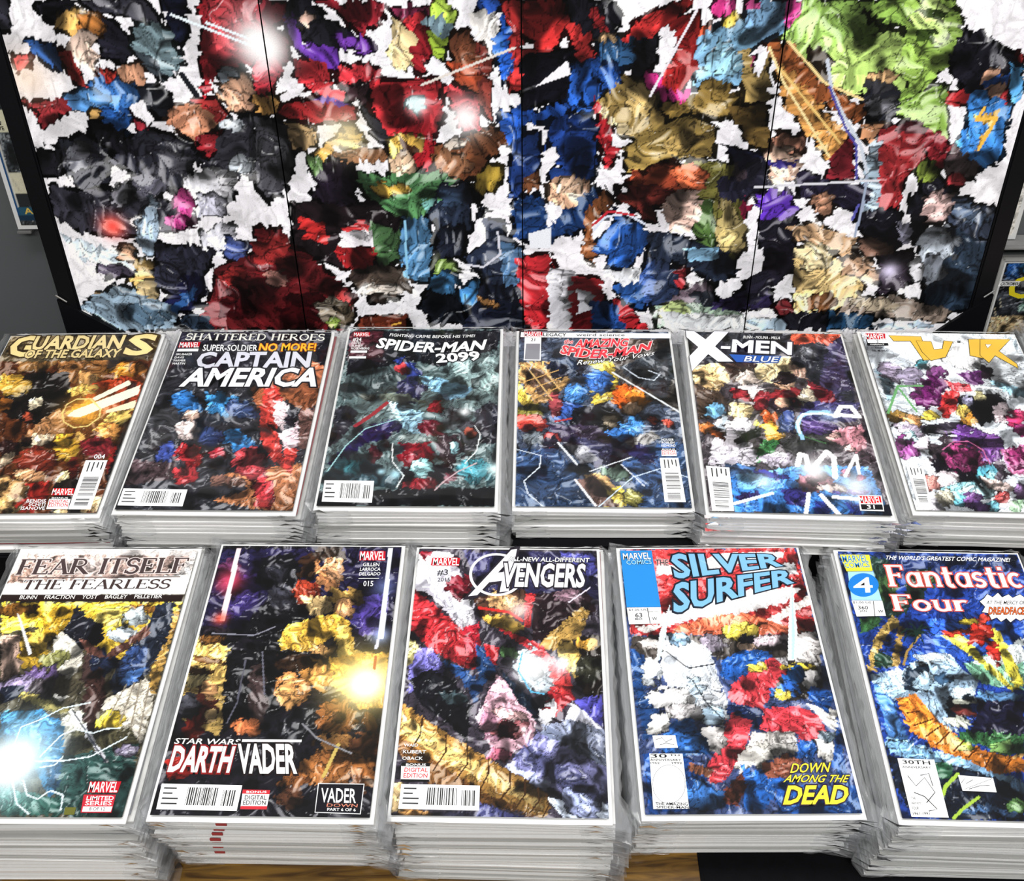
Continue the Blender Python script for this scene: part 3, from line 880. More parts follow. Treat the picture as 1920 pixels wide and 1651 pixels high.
POSTER = '''b f2f0f6
p 2a2a34 16,784 32,784 20,730 0,731
p 15151c 75,783 158,782 144,759 108,745 84,760
p 1a1a24 197,751 226,735 249,696 226,669 187,673
p 2c2c36 165,782 291,780 313,734 284,746 230,755 185,767
p 14182c 323,780 370,779 363,718 347,701 329,711
e e0b060 151,740 34,-6 -12,-26
e c07838 175,740 20,0 -6,-23
e f4d4c0 149,686 32,0 -10,-39
p 2456a8 46,711 97,702 99,650 64,671
p b83430 93,690 126,690 140,617 117,626
p b03028 174,653 212,641 222,616 158,625
e 3a78cc 184,592 46,-1 -10,-42
e 2458a8 182,549 33,-14 -17,-28
e 5898e0 133,588 43,7 -2,-21
p a82c34 4,590 96,593 91,572 56,551 26,534 29,560
p 8c2430 218,558 274,505 256,461 228,488
e c83a40 23,672 20,0 -5,-16
g ffd8b0 26,639 61 .5
e d8a860 143,563 17,0 -3,-13
p 708890 259,723 296,744 330,715 339,663 291,627 248,692
p 3a444c 248,692 299,664 291,627 265,660
s 1a1c22 12 335,639 356,598
e c89070 241,644 29,0 -5,-20
p 16181e 254,628 307,603 297,556 267,553 237,608
p c08060 302,578 390,581 391,538 334,504 283,548
p 9a2c2c 346,590 392,589 411,555 387,538
p 8a1c24 394,779 504,777 486,661 403,650 375,589 368,598
p b03038 410,779 481,778 494,709 408,678
g ffffff 493,701 64 1
s e8f4fc 5 337,753 491,689
s e8f4fc 3 402,737 493,701
e 8c98a4 430,642 25,0 -3,-20
e d8a484 439,597 28,-5 -13,-37
e 2c2c34 418,494 45,-9 -22,-65
e a0a8b0 416,538 25,0 -2,-13
e a8b0b8 422,454 20,0 -3,-21
p 8c2028 335,513 388,521 361,468 339,486
p 1e2028 57,508 115,520 151,489 133,417 76,400 53,446
e 6a6c76 82,472 26,0 -8,-31
p 1a1a20 5,491 51,486 40,428 -1,437
p 252630 150,467 237,532 317,504 336,469 280,406 214,425
p 2c2c36 13,410 129,399 205,384 264,369 279,311 140,294 52,305 0,344
e 50505c 229,416 34,-15 -22,-39
p 121218 130,546 171,541 224,470 166,480 131,516
e 8a8a94 152,384 18,0 -7,-28
e 3c3c44 293,469 34,0 -8,-40
g ff5a50 120,316 33 1
e fff0e8 120,316 20,-3 -5,-13
p 1c1c24 344,469 390,436 398,376 341,405
e f0f0f8 339,391 53,-1 -9,-51
e dcdcf0 338,363 31,0 -5,-28
e b83c80 286,368 18,0 -6,-28
e a83478 259,326 31,0 -3,-14
e f4f4f8 191,322 31,-14 -10,-18
e e8e8f4 355,281 41,-1 -7,-39
e 3c4c88 378,260 23,0 -5,-30
e a8c0d8 198,312 19,-4 -27,-71
p c0cfdc 6,301 114,259 140,214 104,219 28,246
e d8b068 160,198 28,0 -8,-36
e 50485c 94,214 48,-9 -5,-13
e d8a888 140,254 18,0 -5,-20
e a08058 66,137 28,0 -4,-16
e c8b080 160,156 19,0 -7,-31
p 8ca4b8 1,122 93,173 222,118 201,59 85,55
e 5c7890 142,98 57,-1 -6,-27
p 262838 208,273 333,261 306,211 236,139 186,172
e 16183a 247,150 20,-24 -38,-40
p 2c5898 201,108 270,170 277,160 218,97
p 6a1c20 324,211 421,250 391,56 249,58 288,117 315,159
e 3a0c10 364,116 42,-1 -9,-53
e a02828 363,195 27,15 6,-18
e 2c3c50 261,74 38,-1 -4,-22
p 8a1420 504,777 567,777 550,739 519,724 498,740
p 94202c 622,776 749,774 737,736 695,714 659,753
e 1c1c26 592,754 32,0 -4,-30
e d8b0a0 598,738 14,0 -2,-15
p 5a2c94 550,743 572,754 581,700 652,683 639,643 592,660 564,696
p 18181f 610,742 672,726 681,691 628,687 582,708
e 7038a8 685,694 37,-14 -7,-15
e 4c2888 619,573 42,-1 -2,-17
p a01c28 498,740 553,708 553,676 510,604 475,592
g ffffff 510,685 52 1
p c02c34 564,664 629,659 631,611 659,602 649,581 600,594 559,628
p 801820 668,643 706,654 737,634 727,609 686,618
e c8303a 683,634 37,-1 -2,-24
e 2a1a20 680,602 25,0 -2,-25
e e8cf98 782,693 32,0 -3,-47
e c02c34 801,732 22,-8 -6,-14
e 8a1c24 814,685 16,0 -3,-47
p c02830 715,618 844,624 848,549 819,489 735,507 706,568
p a81c26 738,550 823,549 828,488 816,435 791,444
g e8ffff 799,571 25 1
e d8f0f8 801,571 17,0 -1,-17
p d83840 851,608 921,598 923,522 889,514
g ffffff 894,544 51 1
p 202028 682,577 728,525 733,481 702,516
p 5c1c34 755,759 844,773 842,743 778,740
e a8c848 862,754 24,0 -1,-23
p 98b838 828,716 868,704 854,660 834,677
p 6a8490 817,732 858,750 881,719 856,700
p a84428 866,656 919,664 925,598 885,615
e 6a3c28 900,684 28,0 -1,-32
p 7a3028 920,695 952,663 949,539 925,573
p f4f0ec 902,750 962,756 969,718 952,663 929,703
s e0d8d0 2 810,612 997,682
p 2860b8 957,703 994,733 984,614 960,655
p b82c2c 970,771 1014,771 1013,597 984,597 993,702
p 2450b0 923,772 970,771 962,753 938,753
p c8924c 475,592 525,595 512,562 469,554
p 8a1c20 522,575 583,586 673,568 670,543 585,540 519,553
p d8b078 518,541 592,527 579,492 535,484
p 3a3a40 468,550 530,536 533,466 516,403 468,375 445,404
g fff4d0 642,517 64 .7
p c89440 577,474 651,526 676,517 674,495 631,496 592,456
e d8a848 658,508 21,0 -2,-22
p 5a7c48 559,466 593,465 605,420 570,420
p 8c5c3c 603,474 724,481 727,459 644,455
e e8b850 764,494 31,-12 -12,-29
p 3c2418 760,503 797,480 787,462 766,472
e e8c4a0 760,445 26,0 -2,-27
p 4a7c4c 660,437 728,422 820,430 885,416 840,389 806,332 747,324 688,363 673,400
e c8a040 730,390 40,-1 -1,-14
p 3c5c38 678,353 748,333 736,235 692,205 678,256
p 6a3c24 827,480 914,513 983,534 987,495 939,460 911,415 868,416 829,430
e 9a6848 869,448 38,-8 -5,-22
e e0d0c0 879,492 26,4 1,-10
p 2450a8 966,539 1013,572 1012,503 982,486
e b89838 942,415 27,16 10,-20
e 1a1420 615,410 42,-1 -6,-51
p 1c1418 515,365 572,364 642,354 689,372 747,324 736,295 657,325 606,267 618,206 557,238 514,259
p c02828 521,341 584,312 579,268 535,283
p c02c30 619,306 671,325 673,296 627,291
p a82024 593,267 687,256 674,211 609,207
p e8e4ea 614,297 682,300 683,261 610,262
p 78b8b0 795,371 883,360 810,323
p 4a7ca8 752,328 805,323 811,264 796,173 736,179 743,265
s 90c8e8 4 756,319 751,184
e 1c2434 864,346 52,-11 -12,-56
e 2c3c54 857,370 31,0 -1,-19
e 141824 852,273 32,0 -2,-39
p 20283c 917,326 971,311 992,201 959,139 896,212 878,228 938,262
p 4c7098 961,272 1011,251 992,149 968,149
s d8d8e4 5 957,291 961,237 923,207 886,213
e 7c9c48 835,208 28,0 -1,-20
e 4080b8 829,172 28,0 -2,-31
p 10141c 795,152 864,130 881,65 804,66 778,110
e 3c7cb8 902,140 33,-1 -1,-32
p 141826 922,176 1011,149 1010,46 871,48
p 5a1418 429,299 488,303 496,259 547,228 613,155 627,112 592,53 391,56
e 8c2424 459,259 36,-1 -7,-45
e 3a0a0e 512,103 62,-1 -6,-48
e c8887c 454,188 23,0 -3,-21
e b03838 601,134 23,-16 -9,-14
e 4c4038 699,174 60,-1 -3,-42
e e8dcd0 688,154 47,-1 -1,-13
e 28201c 686,133 24,0 -1,-16
e 382c28 644,191 19,0 -2,-15
e 8c8070 579,102 38,-1 -4,-32
e 5c5040 597,91 24,0 -3,-32
e a8c858 570,70 14,0 -2,-14
p 6a2c1c 644,85 739,89 746,50 621,52
s e8b04c 3 708,62 728,67
e b07c48 930,118 24,-16 -5,-9
p b82828 1005,771 1092,770 1097,720 1073,677 1045,678 1016,710
p c03030 979,679 1069,677 1036,626 987,597
p b82c2c 1088,747 1133,720 1155,676 1157,603 1137,595 1118,669
p 1c4ca8 973,756 988,694 995,654 978,614 970,622
p 0c0c14 1012,670 1118,677 1120,579 1053,580 1011,547 1012,614
c f2f0f6 1102,657 1109,629 1038,605
p 1c48a0 969,556 1053,555 1112,579 1129,562 1054,537 1011,529 969,521
e 2458b8 1144,612 32,-12 -16,-46
p a82028 1153,595 1190,527 1209,465 1194,429 1170,492
p 14141c 1096,770 1179,769 1204,738 1182,692 1133,708
p 9a2428 1132,754 1160,746 1199,684 1166,708
p b02828 1199,692 1244,737 1314,767 1346,766 1301,729 1255,695
e d8b080 1182,696 16,0 1,-14
p 284c74 1166,692 1255,699 1242,651 1201,640 1168,652
p 18181f 1231,691 1279,706 1274,651 1235,619
e 2050a8 1186,619 28,-10 -7,-23
p 962020 1293,729 1356,744 1358,633 1328,593 1286,610 1322,674
p d85838 1359,705 1381,728 1377,689 1362,674
e c8307c 1403,754 24,0 2,-19
p 6c98b8 1360,701 1426,727 1489,734 1493,703 1453,664 1452,608 1411,600 1357,601 1355,666
e 88b8d0 1413,657 33,0 3,-32
p c82c80 1259,635 1288,626 1303,593 1353,592 1355,571 1297,572 1261,602
e c8b040 1421,731 13,13 6,-6
s e8e4ec 3 1358,766 1271,585
p c03874 1454,656 1475,656 1475,620 1462,624
p 8c7440 1162,570 1218,623 1278,593 1300,525 1295,482 1269,473 1224,509 1189,544
e b89c60 1259,577 38,-1 2,-34
p d0bc90 1167,566 1206,544 1242,509 1216,501 1172,544
p 7c6430 1289,560 1371,584 1374,550 1316,542
e 8a7038 1405,579 42,-1 4,-38
p 947c48 1444,672 1460,672 1486,599 1496,680 1510,574 1465,566
p 5c4824 1424,558 1511,565 1524,470 1484,479
p 8c743c 1259,509 1350,542 1412,515 1409,454 1323,455 1229,420 1226,474
e a88c50 1346,490 39,14 13,-29
p 6c6830 1358,445 1472,435 1492,341 1495,244 1473,194 1410,265 1394,343
e b8a468 1462,294 32,0 7,-64
e 4c6c34 1407,304 23,0 6,-58
p 1c2040 1432,480 1527,452 1535,388 1484,407
e 1c3c88 1114,484 56,-1 1,-62
e 142c60 1115,422 48,-1 0,-18
e d8a888 1112,380 44,-1 1,-33
e e8c0a0 1112,394 26,0 0,-19
p 183068 994,495 1045,512 1045,450 1028,395 988,368 984,414
p 6a4028 1011,414 1046,432 1046,395 1010,386
p 143060 993,368 1055,376 1064,300 1160,393 1188,365 1145,298 1055,260 992,281
p 7c4828 1144,337 1187,384 1206,355 1163,298 1176,208 1147,229
e 2458b0 1228,268 55,-1 3,-64
s d8e0f0 4 1168,293 1189,322 1234,331 1276,306
s c02c38 5 1163,303 1198,336 1252,326
c e8ecf4 1023,286 1073,300 1074,250 1028,251
p b8242c 996,226 1069,235 1103,147 1066,45 1018,46
p d8d8e0 1069,205 1130,194 1119,44 1071,45
p c0262e 1116,183 1182,172 1208,92 1167,44 1124,44
p d4d6e0 1140,147 1174,136 1170,93 1137,83
p 2450a0 1165,120 1227,108 1249,42 1167,44
p b8242c 1216,130 1266,91 1297,42 1249,42
p e8ecf2 1186,193 1283,196 1285,160 1224,156
p 2454a0 1215,151 1285,160 1285,91 1255,108
e b84c30 1309,400 60,10 9,-36
e d86840 1360,418 38,-15 -7,-26
e 7c2c24 1276,373 58,-1 2,-23
p 6a2420 1230,401 1275,382 1307,306 1275,316
p f0c8b8 1338,377 1390,381 1404,328 1373,280 1335,291 1309,344
p 1c2434 1281,296 1346,276 1440,245 1485,214 1489,173 1439,163 1379,205 1295,227
p 88bce0 1366,246 1440,245 1452,219 1388,215
p c03038 1320,196 1375,195 1375,148 1323,149
p 24304c 1286,222 1352,195 1368,122 1312,101
p 3858a0 1278,196 1304,216 1307,112 1289,102
e 6c5c68 1405,121 41,8 8,-32
e 20242c 1424,121 26,11 8,-20
p 9cb4a0 1312,101 1397,111 1580,54 1582,37 1326,41
e c8dc90 1361,90 33,-1 2,-22
p d0d4d8 1323,90 1438,78 1577,70 1582,37 1345,41
p 1c1c2c 1423,408 1509,416 1517,360 1437,361
e 3a3038 1491,421 35,-7 -1,-22
p 2c2448 1436,99 1516,141 1563,177 1574,97 1495,82
p 8c1c3c 1481,361 1499,360 1496,313 1481,323
p 6c94b8 1444,765 1523,764 1528,707 1485,692 1449,719
p c03880 1519,764 1563,764 1568,733 1540,706 1520,730
p b04078 1444,765 1472,765 1470,750 1446,750
p 8cb454 1551,764 1667,762 1683,716 1635,670 1568,679 1524,703 1552,733
p 9cc060 1525,699 1634,674 1621,605 1596,630 1557,647
p 88b04c 1667,762 1754,761 1768,715 1732,716 1698,724
p a8c868 1612,662 1684,712 1760,696 1778,632 1783,586 1724,587 1675,584 1631,597
p 8cb04c 1750,761 1842,760 1869,714 1868,651 1843,619 1832,594 1793,578 1771,644
e b8d478 1810,726 32,0 10,-42
p 34481c 1774,707 1822,707 1820,683 1787,684
e 2c3c18 1807,738 24,0 2,-8
p 7ca044 1775,587 1825,586 1863,602 1895,482 1840,518 1785,536
p 5c7c30 1674,724 1709,708 1700,673 1663,693
p 241c14 1576,679 1628,662 1631,597 1602,597 1571,635
p 8c4c28 1494,684 1544,679 1599,614 1677,571 1703,567 1714,511 1656,546 1582,589 1521,635
p c88c48 1505,664 1581,598 1681,503 1686,476 1657,441 1553,556
s f0dca0 4 1499,676 1538,606 1656,450
s f0d898 3 1535,687 1621,605 1702,571
s e8c478 3 1526,635 1610,547 1672,481
e 2c2c30 1740,595 38,-7 1,-24
e c8a070 1735,616 33,0 2,-12
p 20222a 1699,588 1775,587 1779,544 1762,523 1727,532
e 707078 1743,558 25,0 3,-17
p b07c58 1712,520 1755,519 1738,475 1718,489
p 8c2428 1748,510 1832,518 1856,447 1822,402 1827,336 1783,332 1764,430
p 7a1c24 1832,518 1874,500 1923,455 1926,410 1875,438 1852,465
e 3c181c 1816,509 39,-1 3,-13
e 5c4c50 1942,432 31,0 8,-32
e d04048 1933,396 18,0 3,-14
p 6c1c24 1663,459 1695,494 1716,404 1660,400
p 8ca0b0 1733,475 1751,493 1783,332 1748,328 1729,431
s c8d0dc 7 1618,650 1637,588 1676,529 1716,476 1740,417
s 4c4c9c 5 1631,597 1679,511 1707,476 1721,403
s 9ca8c0 6 1742,408 1746,338 1741,270
s 5858a8 6 1736,342 1729,309
p 14141c 1858,659 1881,698 1914,698 1944,674 1991,653 1994,625 1947,601 1938,568 1899,593 1874,626
e e8b090 1963,601 25,0 7,-25
p 2c58b0 1940,609 1988,617 1988,600 1948,597
p b02c30 1947,567 1996,588 2000,558 1960,550
p 9c2428 1868,581 1909,585 1915,559 1873,560
p a82c30 1995,653 2005,661 2013,633 1998,641
p 3c88e0 1905,585 1947,584 2010,550 2007,498 2019,454 1985,418 1941,455 1906,473 1936,508 1921,551
p 58a8e8 1977,641 2014,629 2023,566 2006,567
p f0b848 1938,534 1986,546 1977,498 1961,459 1954,455 1977,516
s f4c050 7 1955,550 1945,525 1986,529 1965,463
p 20202c 1857,401 1892,401 1930,373 1934,354 1870,364
e d8b4b0 1906,340 31,0 9,-38
p 2c3444 1932,363 1986,344 2029,333 2050,285 2035,255 1990,256 1950,306
e 4c5c74 1987,320 42,-15 -2,-18
p 14161e 1841,355 1869,369 1889,297 1873,248
p 2c3c50 1881,273 1960,286 2039,240 2049,90 2014,79 1925,134
e d8e4f4 1928,247 41,-1 9,-40
e d0dcf0 1935,186 23,0 8,-36
e 28384c 1987,112 48,-1 8,-32
e b87c64 1560,482 34,0 3,-22
e e8c0a8 1558,433 35,0 6,-41
p 2c2468 1526,443 1591,446 1589,428 1532,434
p 1c1c28 1482,448 1525,452 1537,397 1517,379 1490,388
p 201c30 1590,424 1654,404 1711,385 1753,394 1762,347 1721,328 1671,358 1609,358
p 5028a0 1514,369 1575,378 1604,330 1581,301 1536,302
p 1a1824 1521,312 1607,311 1607,252 1631,211 1587,160 1527,81 1516,172 1555,192
e b88468 1659,348 22,0 5,-29
s d8d8e0 3 1508,386 1770,398
p c8a078 1591,296 1649,300 1741,265 1740,220 1691,241 1614,262
p e0c080 1613,242 1671,251 1724,210 1782,147 1778,115 1727,84 1637,80
e f0dca8 1657,221 37,-1 5,-30
e 7c5030 1695,106 29,0 4,-21
e 6c5044 1791,244 38,-8 1,-30
e b08c70 1774,189 43,-9 1,-25
e d0a888 1796,168 23,0 4,-21
p 2c2430 1810,219 1872,228 1888,156 1823,125
g e8e0ff 1835,183 25 1
p 8c7c70 1750,116 1883,114 2004,79 1983,47 1864,65 1737,78
e b8a890 1819,99 63,-11 1,-14
p 14141e 1739,328 1829,327 1847,238 1818,249 1757,279
p d0d0f0 1822,317 1864,288 1868,248 1845,248
e f4f4fc 1895,187 14,0 6,-26
e 788c38 1864,411 22,0 5,-23
p 181820 1605,69 1650,85 1714,73 1716,35 1600,36
e 6c2428 1611,96 19,0 3,-22
p 9cb4c8 1529,65 1606,64 1629,36 1532,37
p b4c8dc 1819,50 1935,48 1975,39 1968,31 1832,33
p 1c3c5c 1717,84 1817,61 1822,33 1721,34'''
# centre x, y, top z and yaw of every stack (metres, camera height = 0)
POSE = {'B1': (-0.4723, 0.7627, -0.7332, -0.0046), 'B2': (-0.2854, 0.7620, -0.7313, -0.0274), 'B3': (-0.0978, 0.7648, -0.7328, -0.0238), 'B4': (0.0894, 0.7692, -0.7431, -0.0299), 'B5': (0.2709, 0.7458, -0.7290, -0.0483), 'B6': (0.4655, 0.7513, -0.7373, -0.0485), 'F1': (-0.3837, 0.4842, -0.7653, -0.0187), 'F2': (-0.1912, 0.4778, -0.7561, -0.0273), 'F3': (-0.0095, 0.4802, -0.7679, -0.0313), 'F4': (0.1831, 0.4821, -0.7730, -0.0072), 'F5': (0.3842, 0.4738, -0.7735, -0.0398)}

# ------------------------------------------------------------------ helpers
def lin(c): return c/12.92 if c <= .04045 else ((c+.055)/1.055)**2.4
def rgb(h): return tuple(lin(int(h[i:i+2], 16)/255) for i in (0, 2, 4))
def srgb(h): return np.array([int(h[i:i+2], 16)/255 for i in (0, 2, 4)])
MATS = {}
def mat(name, color, rough=.5, spec=.5, metal=0, noise=0, nscale=40, bump=0):
    if name in MATS: return MATS[name]
    m = bpy.data.materials.new(name); m.use_nodes = True; nt = m.node_tree; b = nt.nodes['Principled BSDF']
    b.inputs['Roughness'].default_value = rough; b.inputs['Specular IOR Level'].default_value = spec; b.inputs['Metallic'].default_value = metal
    b.inputs['Base Color'].default_value = (*color, 1)
    if noise or bump:
        tc = nt.nodes.new('ShaderNodeTexCoord'); n = nt.nodes.new('ShaderNodeTexNoise'); n.inputs['Scale'].default_value = nscale; n.inputs['Detail'].default_value = 6
        nt.links.new(tc.outputs['Object'], n.inputs['Vector'])
        if noise:
            mx = nt.nodes.new('ShaderNodeMix'); mx.data_type = 'RGBA'; mx.blend_type = 'MIX'
            mx.inputs[6].default_value = (*[c*(1-noise) for c in color], 1); mx.inputs[7].default_value = (*[min(1, c*(1+noise)) for c in color], 1)
            nt.links.new(n.outputs['Fac'], mx.inputs[0]); nt.links.new(mx.outputs[2], b.inputs['Base Color'])
        if bump:
            bp = nt.nodes.new('ShaderNodeBump'); bp.inputs['Strength'].default_value = bump; bp.inputs['Distance'].default_value = .002
            nt.links.new(n.outputs['Fac'], bp.inputs['Height']); nt.links.new(bp.outputs['Normal'], b.inputs['Normal'])
    MATS[name] = m; return m
def flat(h): return mat('ink_'+h, rgb(h), .45, .12)
def wood(name, c1, c2, scale):
    m = mat(name, c1, .45); nt = m.node_tree; b = nt.nodes['Principled BSDF']
    tc = nt.nodes.new('ShaderNodeTexCoord'); mp = nt.nodes.new('ShaderNodeMapping'); mp.inputs['Scale'].default_value = (1, 9, 9)
    n = nt.nodes.new('ShaderNodeTexNoise'); n.inputs['Scale'].default_value = scale; n.inputs['Detail'].default_value = 8; n.inputs['Distortion'].default_value = 1.5
    r = nt.nodes.new('ShaderNodeValToRGB'); r.color_ramp.elements[0].color = (*c1, 1); r.color_ramp.elements[1].color = (*c2, 1)
    r.color_ramp.elements[0].position = .35; r.color_ramp.elements[1].position = .65
    nt.links.new(tc.outputs['Object'], mp.inputs[0]); nt.links.new(mp.outputs[0], n.inputs['Vector']); nt.links.new(n.outputs['Fac'], r.inputs[0]); nt.links.new(r.outputs[0], b.inputs['Base Color'])
    return m
def print_mat():
    m = bpy.data.materials.new('printed_cover'); m.use_nodes = True; nt = m.node_tree; b = nt.nodes['Principled BSDF']
    a = nt.nodes.new('ShaderNodeAttribute'); a.attribute_name = 'ink'
    tc = nt.nodes.new('ShaderNodeTexCoord'); n = nt.nodes.new('ShaderNodeTexNoise'); n.inputs['Scale'].default_value = 900; n.inputs['Detail'].default_value = 3
    mr = nt.nodes.new('ShaderNodeMapRange'); mr.inputs[1].default_value = .3; mr.inputs[2].default_value = .7; mr.inputs[3].default_value = .9; mr.inputs[4].default_value = 1.1
    mx = nt.nodes.new('ShaderNodeVectorMath'); mx.operation = 'SCALE'
    nt.links.new(tc.outputs['Object'], n.inputs['Vector']); nt.links.new(n.outputs['Fac'], mr.inputs[0])
    nt.links.new(a.outputs['Color'], mx.inputs[0]); nt.links.new(mr.outputs[0], mx.inputs['Scale']); nt.links.new(mx.outputs[0], b.inputs['Base Color'])
    b.inputs['Roughness'].default_value = .45; b.inputs['Specular IOR Level'].default_value = .12
    return m
PRINT = print_mat()
def film_mat(name, rough, white, wamt):
    m = bpy.data.materials.new(name); m.use_nodes = True; nt = m.node_tree; nt.nodes.clear()
    o = nt.nodes.new('ShaderNodeOutputMaterial'); t = nt.nodes.new('ShaderNodeBsdfTransparent'); t.inputs[0].default_value = (.975, .98, .985, 1)
    g = nt.nodes.new('ShaderNodeBsdfGlossy'); g.inputs['Roughness'].default_value = rough
    f = nt.nodes.new('ShaderNodeFresnel'); f.inputs[0].default_value = 1.33
    d = nt.nodes.new('ShaderNodeBsdfDiffuse'); d.inputs[0].default_value = (*white, 1)
    m1 = nt.nodes.new('ShaderNodeMixShader'); m2 = nt.nodes.new('ShaderNodeMixShader'); m1.inputs[0].default_value = wamt
    nt.links.new(t.outputs[0], m1.inputs[1]); nt.links.new(d.outputs[0], m1.inputs[2])
    nt.links.new(f.outputs[0], m2.inputs[0]); nt.links.new(m1.outputs[0], m2.inputs[1]); nt.links.new(g.outputs[0], m2.inputs[2]); nt.links.new(m2.outputs[0], o.inputs[0])
    return m
FILM = film_mat('clear_sleeve', .06, (.9, .9, .92), .004)
RIM = film_mat('sleeve_rim', .12, (.85, .86, .88), .08)
BOARD = mat('white_board', (.86, .86, .85), .55, noise=.05, nscale=60)
PAGE = mat('page_stock_shaded', (.15, .145, .13), .7, noise=.12, nscale=200)  # pages darkened, putting shade into the gaps between comics
PAGE2 = mat('page_stock_shaded_grey', (.16, .16, .16), .7, noise=.2, nscale=200)  # greyer pages, darkened likewise for the shaded gaps

def link(name, me, parent=None, m=None, loc=None):
    o = bpy.data.objects.new(name, me); COL.objects.link(o)
    if m is not None: me.materials.clear(); me.materials.append(m)
    if parent is not None: o.parent = parent
    if loc is not None: o.location = loc
    return o
def mesh(name, verts, faces, m=None, smooth=False):
    me = bpy.data.meshes.new(name); me.from_pydata([tuple(v) for v in verts], [], faces); me.update()
    if m is not None: me.materials.append(m)
    if smooth: me.polygons.foreach_set('use_smooth', [True]*len(me.polygons))
    return me
def empty(name, loc=(0, 0, 0), rot=(0, 0, 0)):
    o = bpy.data.objects.new(name, None); COL.objects.link(o); o.location = loc; o.rotation_euler = rot; o.empty_display_size = .03; return o
def tag(o, label=None, cat=None, group=None, kind=None):
    for k, v in (('label', label), ('category', cat), ('group', group), ('kind', kind)):
        if v: o[k] = v
    return o
def box_me(name, sx, sy, sz, m, c=(0, 0, 0), bev=0.0):
    bm = bmesh.new(); bmesh.ops.create_cube(bm, size=1)
    bmesh.ops.scale(bm, vec=(sx, sy, sz), verts=bm.verts)
    if bev: bmesh.ops.bevel(bm, geom=bm.edges[:], offset=bev, segments=2, affect='EDGES')
    bmesh.ops.translate(bm, vec=c, verts=bm.verts)
    me = bpy.data.meshes.new(name); bm.to_mesh(me); bm.free(); me.materials.append(m); return me

# ------------------------------------------------------------------ printed art: abstract colour fields in facets
def pts(t): return np.array([[float(a) for a in s.split(',')] for s in t])
def inside(X, Y, P):
    r = np.zeros(X.shape, bool); n = len(P)
    for i in range(n):
        x0, y0 = P[i]; x1, y1 = P[(i+1) % n]
        if y0 == y1: continue
        c = ((Y >= y0) != (Y >= y1)) & (X < x0+(Y-y0)*(x1-x0)/(y1-y0)); r ^= c
    return r
def h2(i, j, k):
    n = (i*374761393+j*668265263+k*1442695041) & 0xffffffff
    n = ((n ^ (n >> 13))*1274126177) & 0xffffffff
    return ((n ^ (n >> 16)) & 0xffff)/65535.
def vnoise(x, y, k):
    i = np.floor(x).astype(np.int64); j = np.floor(y).astype(np.int64); u = x-i; v = y-j; u = u*u*(3-2*u); v = v*v*(3-2*v)
    return (h2(i, j, k)*(1-u)+h2(i+1, j, k)*u)*(1-v)+(h2(i, j+1, k)*(1-u)+h2(i+1, j+1, k)*u)*v
